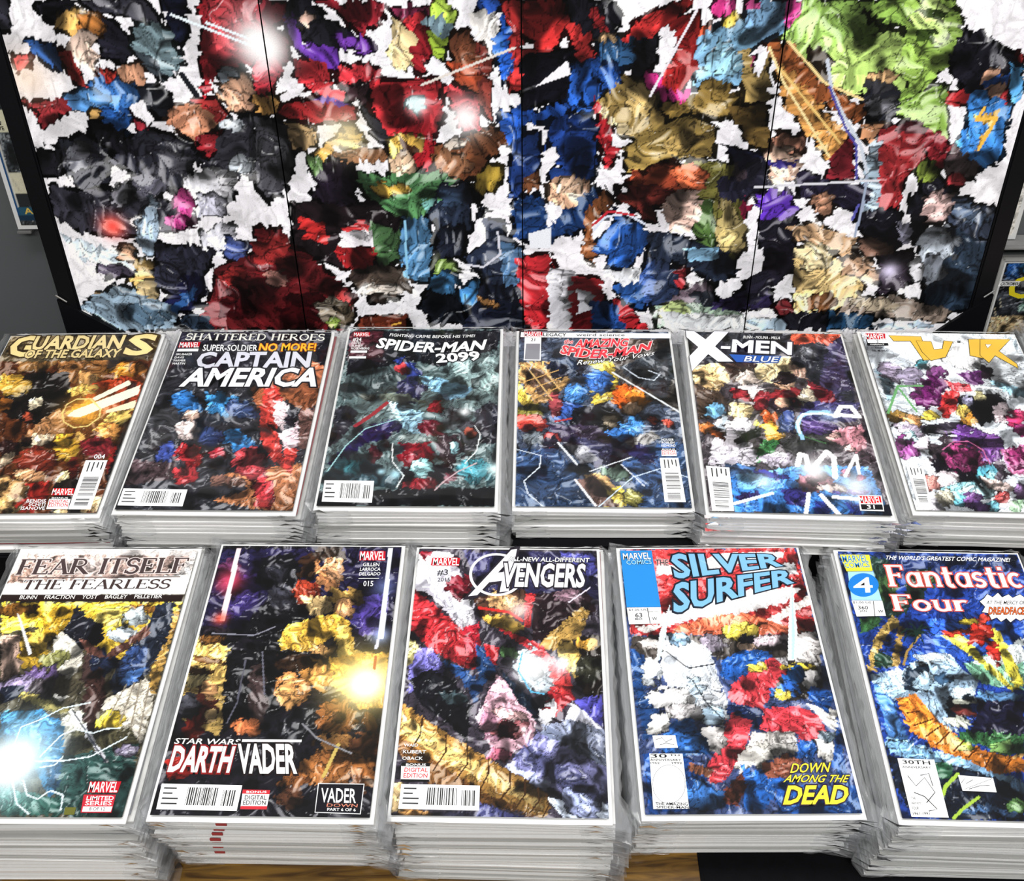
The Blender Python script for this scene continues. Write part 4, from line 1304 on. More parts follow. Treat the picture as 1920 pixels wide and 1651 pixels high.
def paint(X, Y, spec, cell, seed, keep_light=.75, under=0):
    """X, Y: flat arrays in the units of the spec; returns sRGB colours"""
    # the sheet is divided in loose regions, each with its own brush direction; long cells follow it
    wx = X+cell*3.2*(vnoise(X/cell/6, Y/cell/6, seed)-.5)*2; wy = Y+cell*3.2*(vnoise(X/cell/6, Y/cell/6, seed+1)-.5)*2
    mi = np.floor(wx/cell/7).astype(np.int64); mj = np.floor(wy/cell/7+.5*(mi % 2)).astype(np.int64)
    ang = h2(mi, mj, seed+2)*math.pi; ca, sa = np.cos(ang), np.sin(ang); st = 2.6
    bx = X+cell*.9*(vnoise(X/cell/2.5, Y/cell/2.5, seed+3)-.5)*2; by = Y+cell*.9*(vnoise(X/cell/2.5, Y/cell/2.5, seed+4)-.5)*2
    ra = bx*ca+by*sa; rb = -bx*sa+by*ca
    a = ra/(cell*st); b = rb/cell
    i0 = np.floor(a).astype(np.int64); j0 = np.floor(b).astype(np.int64)
    d1 = np.full(X.shape, 9.); d2 = np.full(X.shape, 9.); si = np.zeros_like(i0); sj = np.zeros_like(j0); sx = np.zeros(X.shape); sy = np.zeros(X.shape)
    for di in (-1, 0, 1):
        for dj in (-1, 0, 1):
            i = i0+di; j = j0+dj; px = i+h2(i, j, seed+5)-a; py = j+h2(i, j, seed+6)-b; d = np.hypot(px, py)
            near = d < d1
            d2 = np.where(near, d1, np.minimum(d2, d)); si = np.where(near, i, si); sj = np.where(near, j, sj); sx = np.where(near, px, sx); sy = np.where(near, py, sy); d1 = np.where(near, d, d1)
    ox = sx*cell*st*ca-sy*cell*sa; oy = sx*cell*st*sa+sy*cell*ca
    k = .42
    QX, QY = X+ox*k, Y+oy*k
    C = np.zeros((len(X), 3)); crisp = []
    lines = [l for l in spec.split('\n') if l]
    glows = []
    def fill(mask_idx, ok, col): C[mask_idx[ok]] = col
    def shape(kd, t, grow, col):
        if kd == 'p':
            P = pts(t[1:]); m = P.mean(0); d = P-m; L = np.hypot(d[:, 0], d[:, 1])[:, None]+1e-6; P = P+d/L*grow
            lo = P.min(0); hi = P.max(0)
            ix = np.nonzero((QX >= lo[0]) & (QX <= hi[0]) & (QY >= lo[1]) & (QY <= hi[1]))[0]
            ok = inside(QX[ix], QY[ix], P)
            if grow or len(P) <= 4 and (hi-lo).min() > 1200: fill(ix, ok, col)
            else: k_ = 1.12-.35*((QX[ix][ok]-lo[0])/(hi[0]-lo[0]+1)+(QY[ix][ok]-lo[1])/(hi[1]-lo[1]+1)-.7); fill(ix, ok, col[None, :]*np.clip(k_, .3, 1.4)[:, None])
        else:
            c, A, B = pts(t[1:4]); A = A*(1+grow/max(np.hypot(*A), 1)); B = B*(1+grow/max(np.hypot(*B), 1)); D = A[0]*B[1]-A[1]*B[0]
            if abs(D) < 1: return
            R = abs(A)+abs(B); ix = np.nonzero((abs(QX-c[0]) <= R[0]) & (abs(QY-c[1]) <= R[1]))[0]
            x = QX[ix]-c[0]; y = QY[ix]-c[1]; u = (x*B[1]-y*B[0])/D; v = (A[0]*y-A[1]*x)/D
            ok = u*u+v*v < 1+(vnoise(QX[ix]/cell/1.6, QY[ix]/cell/1.6, seed+50)-.5)*1.3+(vnoise(QX[ix]/cell/5, QY[ix]/cell/5, seed+51)-.5)*.7
            if grow: fill(ix, ok, col)
            else:      # airbrushed roundness belongs to the printed drawing
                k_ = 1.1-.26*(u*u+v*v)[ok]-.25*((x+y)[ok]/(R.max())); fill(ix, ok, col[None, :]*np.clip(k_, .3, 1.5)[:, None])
    def seg(X, Y, P, w):
        r = np.zeros(X.shape, bool)
        for (x0, y0), (x1, y1) in zip(P[:-1], P[1:]):
            dx, dy = x1-x0, y1-y0; L = dx*dx+dy*dy+1e-9
            t = np.clip(((X-x0)*dx+(Y-y0)*dy)/L, 0, 1); r |= np.hypot(X-x0-t*dx, Y-y0-t*dy) < w/2
        return r
    C[:] = srgb(lines[0].split()[1])
    if under:
        for l in lines:
            kd, rest = l.split(' ', 1); t = rest.split()
            if kd in ('p', 'e') and srgb(t[0]).mean() < .75: shape(kd, t, cell*under, srgb(t[0])*.16)
    for l in lines:
        kd, rest = l.split(' ', 1); t = rest.split()
        if kd in ('p', 'e'):
            c = srgb(t[0])
            if kd == 'e' and c.mean() > .3: shape(kd, t, cell*.22, c*.3)
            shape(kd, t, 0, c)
        elif kd in ('c', 's', 'g'): crisp.append((kd, t))
    lum = C @ np.array([.3, .59, .11]); sat = C.max(1)-C.min(1)
    soft = np.clip((lum-.80)/.12, 0, 1)*np.clip(1-sat/.2, 0, 1)*keep_light    # leave the pale ground calm
    r1 = h2(si, sj, seed+9); r2 = h2(si, sj, seed+10); r3 = h2(si, sj, seed+11)
    s1 = vnoise(ra/cell/3.2, rb/cell/.8, seed+20); s2 = vnoise(ra/cell/1.6, rb/cell*3.2, seed+21); s3 = vnoise(bx/cell/4.5, by/cell/4.5, seed+22); act = (1-soft)
    val = 1+((r1-.5)*.22+(s1-.5)*.7+(s2-.5)*.3+(s3-.5)*.5)*act
    C = C*val[:, None]
    dk = np.clip((.33-s3)/.10, 0, 1)*act*.62; C = C*(1-dk[:, None])                       # solid blacks
    lt = np.clip((s1*.6+s3*.6-.78)/.12, 0, 1)*act*.42; C = C+lt[:, None]*(1-C)            # paper left light
    l1 = np.clip(1-abs(s1-.36)/.045, 0, 1)*(s3 > .3)*act; l2 = np.clip(1-abs(s3-.55)/.018, 0, 1)*act
    edge = d2-d1; l3 = np.clip(1-edge/.10, 0, 1)*(r2 > .62)*act
    C = C*(1-.75*np.maximum(np.maximum(l1*.8, l2), l3)[:, None])
    l4 = np.clip(1-abs(s3-.60)/.012, 0, 1)*(r1 > .5)*act; C = C+(l4*.6)[:, None]*(1-C)
    mean = C.mean(1, keepdims=True); C = mean+(C-mean)*.92
    for kd, t in crisp:
        if kd == 'g':
            c = pts([t[1]])[0]; r = float(t[2]); q = np.exp(-((X-c[0])**2+(Y-c[1])**2)/(r*r)*1.6)*float(t[3]); C = C*(1-q[:, None])+srgb(t[0])*q[:, None]
        elif kd == 'c':
            P = pts(t[1:]); lo = P.min(0); hi = P.max(0); ix = np.nonzero((X >= lo[0]) & (X <= hi[0]) & (Y >= lo[1]) & (Y <= hi[1]))[0]
            fill(ix, inside(X[ix], Y[ix], P), srgb(t[0])*1)
        else:
            P = pts(t[2:]); wd = max(float(t[1]), 5. if under else 12.); lo = P.min(0)-wd; hi = P.max(0)+wd; ix = np.nonzero((X >= lo[0]) & (X <= hi[0]) & (Y >= lo[1]) & (Y <= hi[1]))[0]
            fill(ix, seg(X[ix], Y[ix], P, wd), srgb(t[0]))
    return np.clip(C, .01, 1)
def tolin(C): return np.where(C <= .04045, C/12.92, ((C+.055)/1.055)**2.4)
def art_grid(name, x0, x1, y0, y1, step, tospec, spec, cell, seed, zfun=None, under=0, keep_light=.75):
    """grid mesh in local xy (metres) coloured by paint()"""
    nx = max(2, int(round((x1-x0)/step))+1); ny = max(2, int(round((y1-y0)/step))+1)
    gx, gy = np.meshgrid(np.linspace(x0, x1, nx), np.linspace(y0, y1, ny)); gx = gx.ravel(); gy = gy.ravel()
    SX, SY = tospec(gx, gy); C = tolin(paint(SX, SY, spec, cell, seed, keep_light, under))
    z = np.zeros_like(gx) if zfun is None else zfun(gx, gy)
    idx = np.arange(nx*ny).reshape(ny, nx); q = np.stack([idx[:-1, :-1], idx[:-1, 1:], idx[1:, 1:], idx[1:, :-1]], -1).reshape(-1, 4)
    me = bpy.data.meshes.new(name); me.vertices.add(nx*ny); me.vertices.foreach_set('co', np.stack([gx, gy, z], 1).astype(np.float32).ravel())
    me.loops.add(len(q)*4); me.loops.foreach_set('vertex_index', q.ravel().astype(np.int32)); me.polygons.add(len(q))
    me.polygons.foreach_set('loop_start', np.arange(0, len(q)*4, 4, dtype=np.int32)); me.update(calc_edges=True)
    at = me.attributes.new('ink', 'FLOAT_COLOR', 'POINT'); at.data.foreach_set('color', np.concatenate([C, np.ones((len(C), 1))], 1).astype(np.float32).ravel())
    me.materials.append(PRINT); return me

# ------------------------------------------------------------------ lettering
def arc(cx, cy, rx, ry, a0, a1, n=10): return [(cx+rx*math.cos(math.radians(a0+(a1-a0)*i/n)), cy+ry*math.sin(math.radians(a0+(a1-a0)*i/n))) for i in range(n+1)]
TH, TN = .17, .075
def sf(x, y, w=.13): return ([(x-w, y), (x+w, y)], TN)
SER = {
 'F': (.66, [([(.14, 0), (.14, 1)], TH), ([(.02, .96), (.62, .96)], TN), ([(.6, .97), (.6, .78)], TN), ([(.14, .52), (.46, .52)], TN), ([(.46, .62), (.46, .42)], TN), sf(.14, .03)]),
 'E': (.7, [([(.14, 0), (.14, 1)], TH), ([(.02, .96), (.6, .96)], TN), ([(.6, .97), (.6, .8)], TN), ([(.14, .52), (.46, .52)], TN), ([(.46, .62), (.46, .42)], TN), ([(.02, .04), (.64, .04)], TN), ([(.64, .03), (.64, .22)], TN)]),
 'A': (.86, [([(.1, 0), (.42, .98)], TN), ([(.4, 1), (.74, 0)], TH), ([(.2, .33), (.62, .33)], TN), sf(.1, .03, .1), sf(.74, .03)]),
 'R': (.84, [([(.14, 0), (.14, 1)], TH), ([(.02, .96), (.36, .96)]+arc(.36, .73, .24, .23, 90, -90)+[(.14, .5)], TN*1.3), ([(.34, .5), (.74, .02)], TH), sf(.14, .03), sf(.76, .03, .08)]),
 'I': (.34, [([(.16, 0), (.16, 1)], TH), sf(.16, .97), sf(.16, .03)]),
 'T': (.76, [([(.37, 0), (.37, 1)], TH), ([(.03, .96), (.71, .96)], TN), ([(.03, .97), (.03, .78)], TN), ([(.71, .97), (.71, .78)], TN), sf(.37, .03)]),
 'S': (.62, [(arc(.3, .73, .22, .23, 30, 270, 12)[:-1]+arc(.3, .27, .24, .24, 90, -150, 12), TH*.8), ([(.5, .97), (.5, .74)], TN), ([(.06, .03), (.06, .26)], TN)]),
 'L': (.66, [([(.14, 0), (.14, 1)], TH), sf(.14, .97), ([(.02, .04), (.6, .04)], TN), ([(.6, .03), (.6, .24)], TN)]),
 'H': (.86, [([(.14, 0), (.14, 1)], TH), ([(.68, 0), (.68, 1)], TH), ([(.14, .52), (.68, .52)], TN), sf(.14, .97), sf(.14, .03), sf(.68, .97), sf(.68, .03)]),
 'D': (.84, [([(.14, 0), (.14, 1)], TH), ([(.02, .96), (.34, .96)]+arc(.34, .5, .38, .46, 90, -90, 14)+[(.02, .04)], TH*.7)]),
 'O': (.9, [(arc(.43, .5, .34, .45, 0, 360, 22), TH*.8)]),
 'a': (.62, [([(.48, .66), (.48, 0)], TH), (arc(.28, .32, .2, .3, 0, 360, 16), TN*1.4), sf(.5, .03, .09)]),
 'n': (.68, [([(.14, 0), (.14, .66)], TH), (arc(.34, .38, .2, .24, 180, 0, 10)+[(.54, 0)], TH*.8), sf(.14, .03, .1), sf(.54, .03, .1), ([(.03, .62), (.14, .62)], TN)]),
 't': (.46, [([(.2, .9), (.2, .16)]+arc(.32, .16, .12, .13, 180, 300, 6), TH), ([(.04, .62), (.42, .62)], TN)]),
 's': (.5, [(arc(.24, .48, .16, .15, 30, 270, 10)[:-1]+arc(.24, .17, .17, .15, 90, -150, 10), TH*.75)]),
 'i': (.3, [([(.14, 0), (.14, .64)], TH), sf(.14, .03, .1), ([(.07, .86), (.21, .86)], .14), ([(.03, .61), (.14, .61)], TN)]),
 'c': (.54, [(arc(.29, .32, .21, .29, 50, 310, 14), TH*.8)]),
 'o': (.62, [(arc(.3, .32, .22, .29, 0, 360, 18), TH*.8)]),
 'u': (.68, [([(.14, .66), (.14, .26)]+arc(.33, .26, .19, .24, 180, 360, 10)+[(.52, .66)], TH*.8), ([(.52, .6), (.52, 0)], TH*.8), sf(.12, .63, .1), sf(.5, .63, .1)]),
 'r': (.5, [([(.14, 0), (.14, .66)], TH), (arc(.36, .36, .22, .25, 170, 60, 6), TH*.8), sf(.14, .03, .12), ([(.03, .62), (.14, .62)], TN)]),
 ' ': (.4, [])}
def serif_mesh(s, grow=0.):
    V, F, lift = [], [], []; x = 0
    for ch in s:
        w_, strokes = SER[ch]
        for si_, (P, t) in enumerate(strokes):
            h = t/2+grow; n = len(P); o = len(V)
            for i, (px, py) in enumerate(P):
                a = P[max(i-1, 0)]; b = P[min(i+1, n-1)]; dx, dy = b[0]-a[0], b[1]-a[1]; L = math.hypot(dx, dy) or 1; dx /= L; dy /= L
                e = grow*(-1 if i == 0 else (1 if i == n-1 else 0))
                lift += [si_*.0000025]*2; V += [(x+px-dy*h+dx*e, py+dx*h+dy*e), (x+px+dy*h+dx*e, py-dx*h+dy*e)]
            F += [(o+2*i, o+2*i+1, o+2*i+3, o+2*i+2) for i in range(n-1)]
        x += w_
    return V, F, x-.06, lift
TEXTCACHE = {}
def text_raw(s, bold):
    key = (s, bold)
    if key in TEXTCACHE: return TEXTCACHE[key]
    c = bpy.data.curves.new('lettering', 'FONT'); c.body = s; c.fill_mode = 'FRONT'; c.resolution_u = 2; c.offset = bold; c.size = 1
    o = bpy.data.objects.new('lettering', c); COL.objects.link(o)
    me = bpy.data.meshes.new_from_object(o.evaluated_get(bpy.context.evaluated_depsgraph_get()))
    V = [(v.co.x, v.co.y) for v in me.vertices]; F = [tuple(p.vertices) for p in me.polygons]
    bpy.data.objects.remove(o); bpy.data.curves.remove(c); bpy.data.meshes.remove(me)
    TEXTCACHE[key] = (V, F); return V, F
def letter_mesh(name, s, BL, BR, TL, color, z, serif=False, bold=.0, grow=0., arcamt=0., taper=1.):
    """BL, BR, TL: the corners of the line of capitals in local metres"""
    if serif: V, F, wd, lift = serif_mesh(s, grow); x0, x1, h = .02, wd, 1.
    else:
        R = text_raw(s, .0)[0]; x0 = min(v[0] for v in R); x1 = max(v[0] for v in R)
        h = max(v[1] for v in text_raw('H' if any(c.isupper() or c.isdigit() for c in s) else 'h', .0)[0])
        V, F = text_raw(s, bold+grow)
    ux, uy = (BR[0]-BL[0]), (BR[1]-BL[1]); vx, vy = (TL[0]-BL[0]), (TL[1]-BL[1])
    out = []
    for (x, y) in V:
        a = (x-x0)/(x1-x0); b = y/h; b = b*(1+(taper-1)*a)+arcamt*4*a*(1-a)
        out.append((BL[0]+a*ux+b*vx, BL[1]+a*uy+b*vy, z+(lift[len(out)] if serif else 0)))
    me = mesh(name, out, F, flat(color)); return me
def poly_mesh(name, P, z, color): return mesh(name, [(x, y, z) for x, y in P], [tuple(range(len(P)))], flat(color))

W_, H_ = .173, .267
def build_print(cover, spec):
    """boxes, barcodes and lettering of one cover, children of the cover"""
    T0 = .0004; z = T0
    def q(s): a, b = s.split(','); return (float(a)/10000-W_/2, H_/2-float(b)/10000)
    def ccw(P):
        A = sum(P[i][0]*P[(i+1) % len(P)][1]-P[(i+1) % len(P)][0]*P[i][1] for i in range(len(P))); return P if A > 0 else P[::-1]
    def par(name, me): return link(name, me, cover)
    dz = .00002
    for l in spec.split('\n'):
        if not l: continue
        kd, rest = l.split(' ', 1)
        if kd == 'R':
            z += dz; t = rest.split(); par('print_box', poly_mesh('print_box', ccw([q(a) for a in t[1:]]), z, t[0]))
        elif kd in ('k', 'V'):
            z += dz*2; t = rest.split(); P = ccw([q(a) for a in t[2:]]); cx = sum(p[0] for p in P)/len(P); cy = sum(p[1] for p in P)/len(P)
            n = len(P); big = []
            for i in range(n):
                a = Vector(P[i-1]); b = Vector(P[i]); c = Vector(P[(i+1) % n]); d1 = (b-a).normalized(); d2 = (c-b).normalized()
                nn = Vector((d1.y+d2.y, -d1.x-d2.x)); nn = nn/max(nn.length, .6); big.append(tuple(b+nn*.0008))
            par('title_lettering' if kd == 'k' else 'print_box', poly_mesh('shape_edge', big, z-dz, t[1])); par('title_lettering' if kd == 'k' else 'print_box', poly_mesh('shape', P, z, t[0]))
        elif kd == 'D':
            z += dz; t = rest.split(); c = q(t[1]); a = pts([t[2]])[0]/1e4; b = pts([t[3]])[0]/1e4
            par('print_box', poly_mesh('roundel', ccw([(c[0]+a[0]*math.cos(k/16*math.pi)+b[0]*math.sin(k/16*math.pi), c[1]-a[1]*math.cos(k/16*math.pi)-b[1]*math.sin(k/16*math.pi)) for k in range(32)]), z, t[0]))
        elif kd in ('O', 's2'):
            z += dz; t = rest.split()
            if kd == 'O':
                c = q(t[1]); a = pts([t[2]])[0]/1e4; b = pts([t[3]])[0]/1e4; wd = float(t[4])/1e4
                P = [(c[0]+a[0]*math.cos(k/20*math.pi)+b[0]*math.sin(k/20*math.pi), c[1]-a[1]*math.cos(k/20*math.pi)-b[1]*math.sin(k/20*math.pi)) for k in range(41)]
            else: P = [q(a) for a in t[2:]]; wd = float(t[1])/1e4
            V, F = [], []
            for i in range(len(P)):
                a = P[max(i-1, 0)]; b = P[min(i+1, len(P)-1)]; dx, dy = b[0]-a[0], b[1]-a[1]; L = math.hypot(dx, dy) or 1
                V += [(P[i][0]-dy/L*wd/2, P[i][1]+dx/L*wd/2, z), (P[i][0]+dy/L*wd/2, P[i][1]-dx/L*wd/2, z)]
            F = [(2*i+1, 2*i+3, 2*i+2, 2*i) for i in range(len(P)-1)]
            par('drawn_line', mesh('drawn_line', V, F, flat(t[0])))
        elif kd == 'C':
            z += dz; P = [Vector(q(a)) for a in rest.split()]; par('print_box', poly_mesh('barcode_box', ccw([tuple(p) for p in P]), z, 'ffffff'))
            # P: four corners; bars run across the long side
            a, b, c, d = P; rng = random.Random(int(a.x*1e6))
            if (b-a).length < (d-a).length: a, b, c, d = (d, a, b, c)      # long side along a->b
            V, F = [], []; t_ = .34
            def bl(u, v_): return a*(1-u)*(1-v_)+b*u*(1-v_)+c*u*v_+d*(1-u)*v_
            while t_ < .93:
                wv = rng.choice([.006, .009, .014, .018]); v0, v1 = (.12, .82) if t_ < .72 or t_ > .77 else (0, 0)
                if t_ > .77: v0 = .2
                if v1:
                    o = len(V); V += [(*bl(t_, v0), z+dz), (*bl(t_+wv, v0), z+dz), (*bl(t_+wv, v1), z+dz), (*bl(t_, v1), z+dz)]; F.append((o, o+1, o+2, o+3))
                t_ += wv+rng.choice([.007, .011, .016])
            for k, ww in enumerate((.16, .12, .2, .2)):
                v0 = .14+k*.2; o = len(V); V += [(*bl(.04, v0), z+dz), (*bl(.04+ww, v0), z+dz), (*bl(.04+ww, v0+.06), z+dz), (*bl(.04, v0+.06), z+dz)]; F.append((o, o+1, o+2, o+3))
            par('barcode', mesh('barcode', V, F, flat('2a2a2a'))); z += dz
        elif kd in ('T', 'K'):
            t = rest.split('|'); s, BL, BR, TL, col, outc, fl = t[:7]; am = float(t[7]) if len(t) > 7 else 0.; tp = float(t[8]) if len(t) > 8 else 1.
            BL, BR, TL = q(BL), q(BR), q(TL); ser = 'S' in fl; bold = (.034 if kd == 'K' else .014) if 'B' in fl else .006
            nm = 'title_lettering' if kd == 'K' else 'cover_lettering'
            if outc:
                z += dz; par(nm, letter_mesh('lettering_edge', s, BL, BR, TL, outc, z, ser, bold, .05 if not ser else .045, am, tp))
            z += dz; par(nm, letter_mesh('lettering', s, BL, BR, TL, col, z, ser, bold, 0, am, tp))
    return z

# ------------------------------------------------------------------ parts of a bagged comic
def slab(name, sx, sy, z0, z1, m, wave, seed, inset=0.0):
    """thin sheet with gently wavy faces"""
    nx, ny = 10, 6; rng = random.Random(seed); ph = [rng.uniform(0, 6.28) for _ in range(4)]
    V, F = [], []
    for top in (0, 1):
        for j in range(ny+1):
            for i in range(nx+1):
                x = -sx/2+sx*i/nx; y = -sy/2+sy*j/ny
                dz_ = wave*(math.sin(x*38+ph[0])*.6+math.sin(y*24+ph[1])*.4+math.sin(x*90+y*20+ph[2])*.25)
                V.append((x, y, (z1 if top else z0)+dz_))
    n = (nx+1)*(ny+1)
    def id_(t, i, j): return t*n+j*(nx+1)+i
    for j in range(ny):
        for i in range(nx):
            F.append((id_(1, i, j), id_(1, i+1, j), id_(1, i+1, j+1), id_(1, i, j+1))); F.append((id_(0, i, j+1), id_(0, i+1, j+1), id_(0, i+1, j), id_(0, i, j)))
    for i in range(nx): F.append((id_(0, i, 0), id_(0, i+1, 0), id_(1, i+1, 0), id_(1, i, 0))); F.append((id_(0, i+1, ny), id_(0, i, ny), id_(1, i, ny), id_(1, i+1, ny)))
    for j in range(ny): F.append((id_(0, 0, j+1), id_(0, 0, j), id_(1, 0, j), id_(1, 0, j+1))); F.append((id_(0, nx, j), id_(0, nx, j+1), id_(1, nx, j+1), id_(1, nx, j)))
    return mesh(name, V, F, m)
def rim_mesh(seed, top=False):
    """plastic that stands out round the board: a crinkled rim, larger at the corners"""
    rng = random.Random(seed); P = []; hx, hy = W_/2, H_/2; N = 0
    path = []
    def side(a, b, n): return [(a[0]+(b[0]-a[0])*k/n, a[1]+(b[1]-a[1])*k/n, (b[1]-a[1], -(b[0]-a[0]))) for k in range(n)]
    cs = [(-hx, -hy), (hx, -hy), (hx, hy), (-hx, hy)]; ns = [26, 34, 26, 34]
    for k in range(4): path += side(cs[k], cs[(k+1) % 4], ns[k])
    n = len(path); V, F = [], []
    ext = [.0012, .0062, .001, .0062]; zz = .0022
    for ring in range(4):
        u = ring/3; acc = 0
        for k, (x, y, nn) in enumerate(path):
            s = 0 if k < ns[0] else (1 if k < ns[0]+ns[1] else (2 if k < ns[0]*2+ns[1] else 3)); L = math.hypot(*nn)
            ox, oy = nn[0]/L, nn[1]/L
            dc = min(math.hypot(x-c[0], y-c[1]) for c in cs); cor = max(0, 1-dc/.022)*(1 if y < 0 else .6)
            e = ext[s]*(1+1.3*cor)*u*(.75+.5*rng.random()); zn = (rng.random()-.5)*(.0016+.011*cor)*u
            if k in (0, ns[0], ns[0]+ns[1], 2*ns[0]+ns[1]):
                ps = (s-1) % 4; c = cs[s]; ox = math.copysign(.8, c[0]); oy = math.copysign(.5, c[1])
            zc = (zz if s != 0 else .0004)-.0011*u*(s in (1, 3))+zn
            V.append((x+ox*e, y+oy*e, min(.0058, max(-.0008, zc+(.0012*(1-u) if ring == 0 else 0)))))
    for r in range(3):
        for k in range(n):
            if 4 < k < ns[0]-4: continue            # the front edge lies flat against the board
            a = r*n+k; b = r*n+(k+1) % n; F.append((a, a+n, b+n, b))
    return mesh('sleeve', V, F, RIM)
def film_mesh(seed):
    rng = random.Random(seed); nx, ny = 26, 40; V, F = [], []; sx, sy = W_+.001, H_+.0005; ph = [rng.uniform(0, 6) for _ in range(6)]
    for j in range(ny+1):
        for i in range(nx+1):
            x = -sx/2+sx*i/nx; y = -sy/2+sy*j/ny
            z = .0016+.00022*(math.sin(y*60+math.sin(x*40+ph[0])*1.5+ph[1])+math.sin(x*50+y*30+ph[2])+.5*math.sin(y*190+x*60+ph[3]))
            if i in (0, nx) or j in (0, ny): z = .0009
            V.append((x, y, z))
    for j in range(ny):
        for i in range(nx): a = j*(nx+1)+i; F.append((a, a+1, a+nx+2, a+nx+1))
    return mesh('sleeve_film', V, F, FILM, True)

# ------------------------------------------------------------------ structure: floor, back wall, table, riser
def Z(z): return z+CAM_H
TABLE = .75
tag(link('floor', box_me('floor', 6, 6, .04, mat('floor_vinyl', (.16, .15, .14), .5, noise=.2, nscale=3), (0, 1, -.02))), kind='structure')
tag(link('wall_back', box_me('wall_back', 6, .08, 1.75, mat('grey_wall', (.12, .125, .13), .7, noise=.15, nscale=8), (0, 1.62, .875))), kind='structure')
table = empty('display_table', (0, .62, 0)); tag(table, 'brown wooden table carrying the rows of comic stacks', 'table')
link('tabletop', box_me('tabletop', 2.3, .74, .03, wood('brown_wood', rgb('4a3214'), rgb('8a6628'), 14), (0, 0, TABLE-.0152), .003), table)
for sx in (-1.08, 1.08):
    for sy in (-.31, .31): link('leg', box_me('leg', .05, .05, TABLE-.03, MATS['brown_wood'], (sx, sy, (TABLE-.03)/2), .003), table)
BLACK = mat('black_fabric', (.005, .005, .006), .9, .05, noise=.3, nscale=90)
RZ = Z(-.7875)
riser = link('display_riser', box_me('display_riser', 1.62, .275, RZ-TABLE, BLACK, (0, 0, (RZ-TABLE)/2), .002), loc=(.03, .7625, TABLE))  # unseen support, added; its black stands in for the shadow gap
tag(riser, 'low black riser added in the shadow gap under the farther row of comic stacks', 'riser')

# ------------------------------------------------------------------ folding display board with the printed mural
LEAN = math.radians(9.3)
def plane_obj(name, x, s, off=0):
    """Empty on the leaning plane; local x along the board, local y up the board, local z towards the viewer"""
    o = empty(name); y = .93+s*math.sin(LEAN); z = Z(-.79)+s*math.cos(LEAN)
    nrm = Vector((0, -math.cos(LEAN), math.sin(LEAN))); p = Vector((x, y, z))-nrm*off
    o.matrix_world = Matrix.Translation(p) @ Matrix(((1, 0, 0, 0), (0, math.sin(LEAN), -math.cos(LEAN), 0), (0, math.cos(LEAN), math.sin(LEAN), 0), (0, 0, 0, 1)))
    return o
S0, S1 = -.06, .47
pw = 1.019; px0 = -.491
pb = plane_obj('display_board', px0, 0)
tag(pb, 'large leaning folding board printed with a crowded colourful mural, black frame', 'display board')
seams = [0, .254, .5055, .763, pw]
FR = mat('black_frame', (.003, .003, .004), .45, .15)
for k in range(4):
    a, b = seams[k]+.0007, seams[k+1]-.0007
    pn = link('panel', box_me('panel', b-a, S1-S0, .012, FR, ((a+b)/2, (S0+S1)/2, -.0066), .0005), pb)
    me = art_grid('mural_print', a, b, .0, S1-.004, .0013, lambda x, y: (x*2000, y*2000), POSTER, 12., 40, keep_light=.93, under=.75)
    m_ = link('mural_print', me, pn); m_.location = (0, 0, .0004)
for (a, b, nm) in ((-.021, .0, 'frame_side'), (pw, pw+.021, 'frame_side')):
    link(nm, box_me(nm, b-a, S1-S0, .03, FR, ((a+b)/2, (S0+S1)/2, -.012), .002), pb)
def tri_me(name, P, z0, z1, m):
    n = len(P); V = [(x, y, z0) for x, y in P]+[(x, y, z1) for x, y in P]
    F = [tuple(range(n))[::-1], tuple(range(n, 2*n))]+[(i, (i+1) % n, n+(i+1) % n, n+i) for i in range(n)]
    return mesh(name, V, F, m)
link('corner_pocket', tri_me('corner_pocket', [(-.022, .072), (-.022, S0), (.12, S0), (.034, .032)], .001, .005, FR), pb)
link('corner_pocket', tri_me('corner_pocket', [(pw+.022, .062), (pw-.030, .016), (pw-.11, S0), (pw+.022, S0)], .001, .005, FR), pb)
BRASS = mat('dull_steel', (.5, .5, .5), .3, .5, .8)
for (x, y, a) in ((-.016, .074, -.7), (pw+.016, .064, .7)):
    o = link('corner_pin', box_me('corner_pin', .014, .0016, .0012, BRASS, (0, 0, 0), .0003), pb); o.location = (x, y, .006); o.rotation_euler = (0, 0, a)
link('frame_foot', box_me('frame_foot', pw+.04, .02, .03, FR, (pw/2, S0+.002, -.012), .002), pb)

# grey easel behind, and the things that stand on it
easel = plane_obj('easel_backboard', 0, 0, .05)
tag(easel, 'dark grey backboard leaning behind the mural board', 'backboard')
link('board', box_me('board', 1.9, .60, .012, mat('grey_panel', (.075, .08, .084), .55, noise=.2, nscale=5), (0, .26, -.006), .002), easel)
link('ledge', box_me('ledge', .40, .006, .03, mat('grey_ledge', (.2, .2, .2), .5), (.75, .1075, .015), .002), easel)

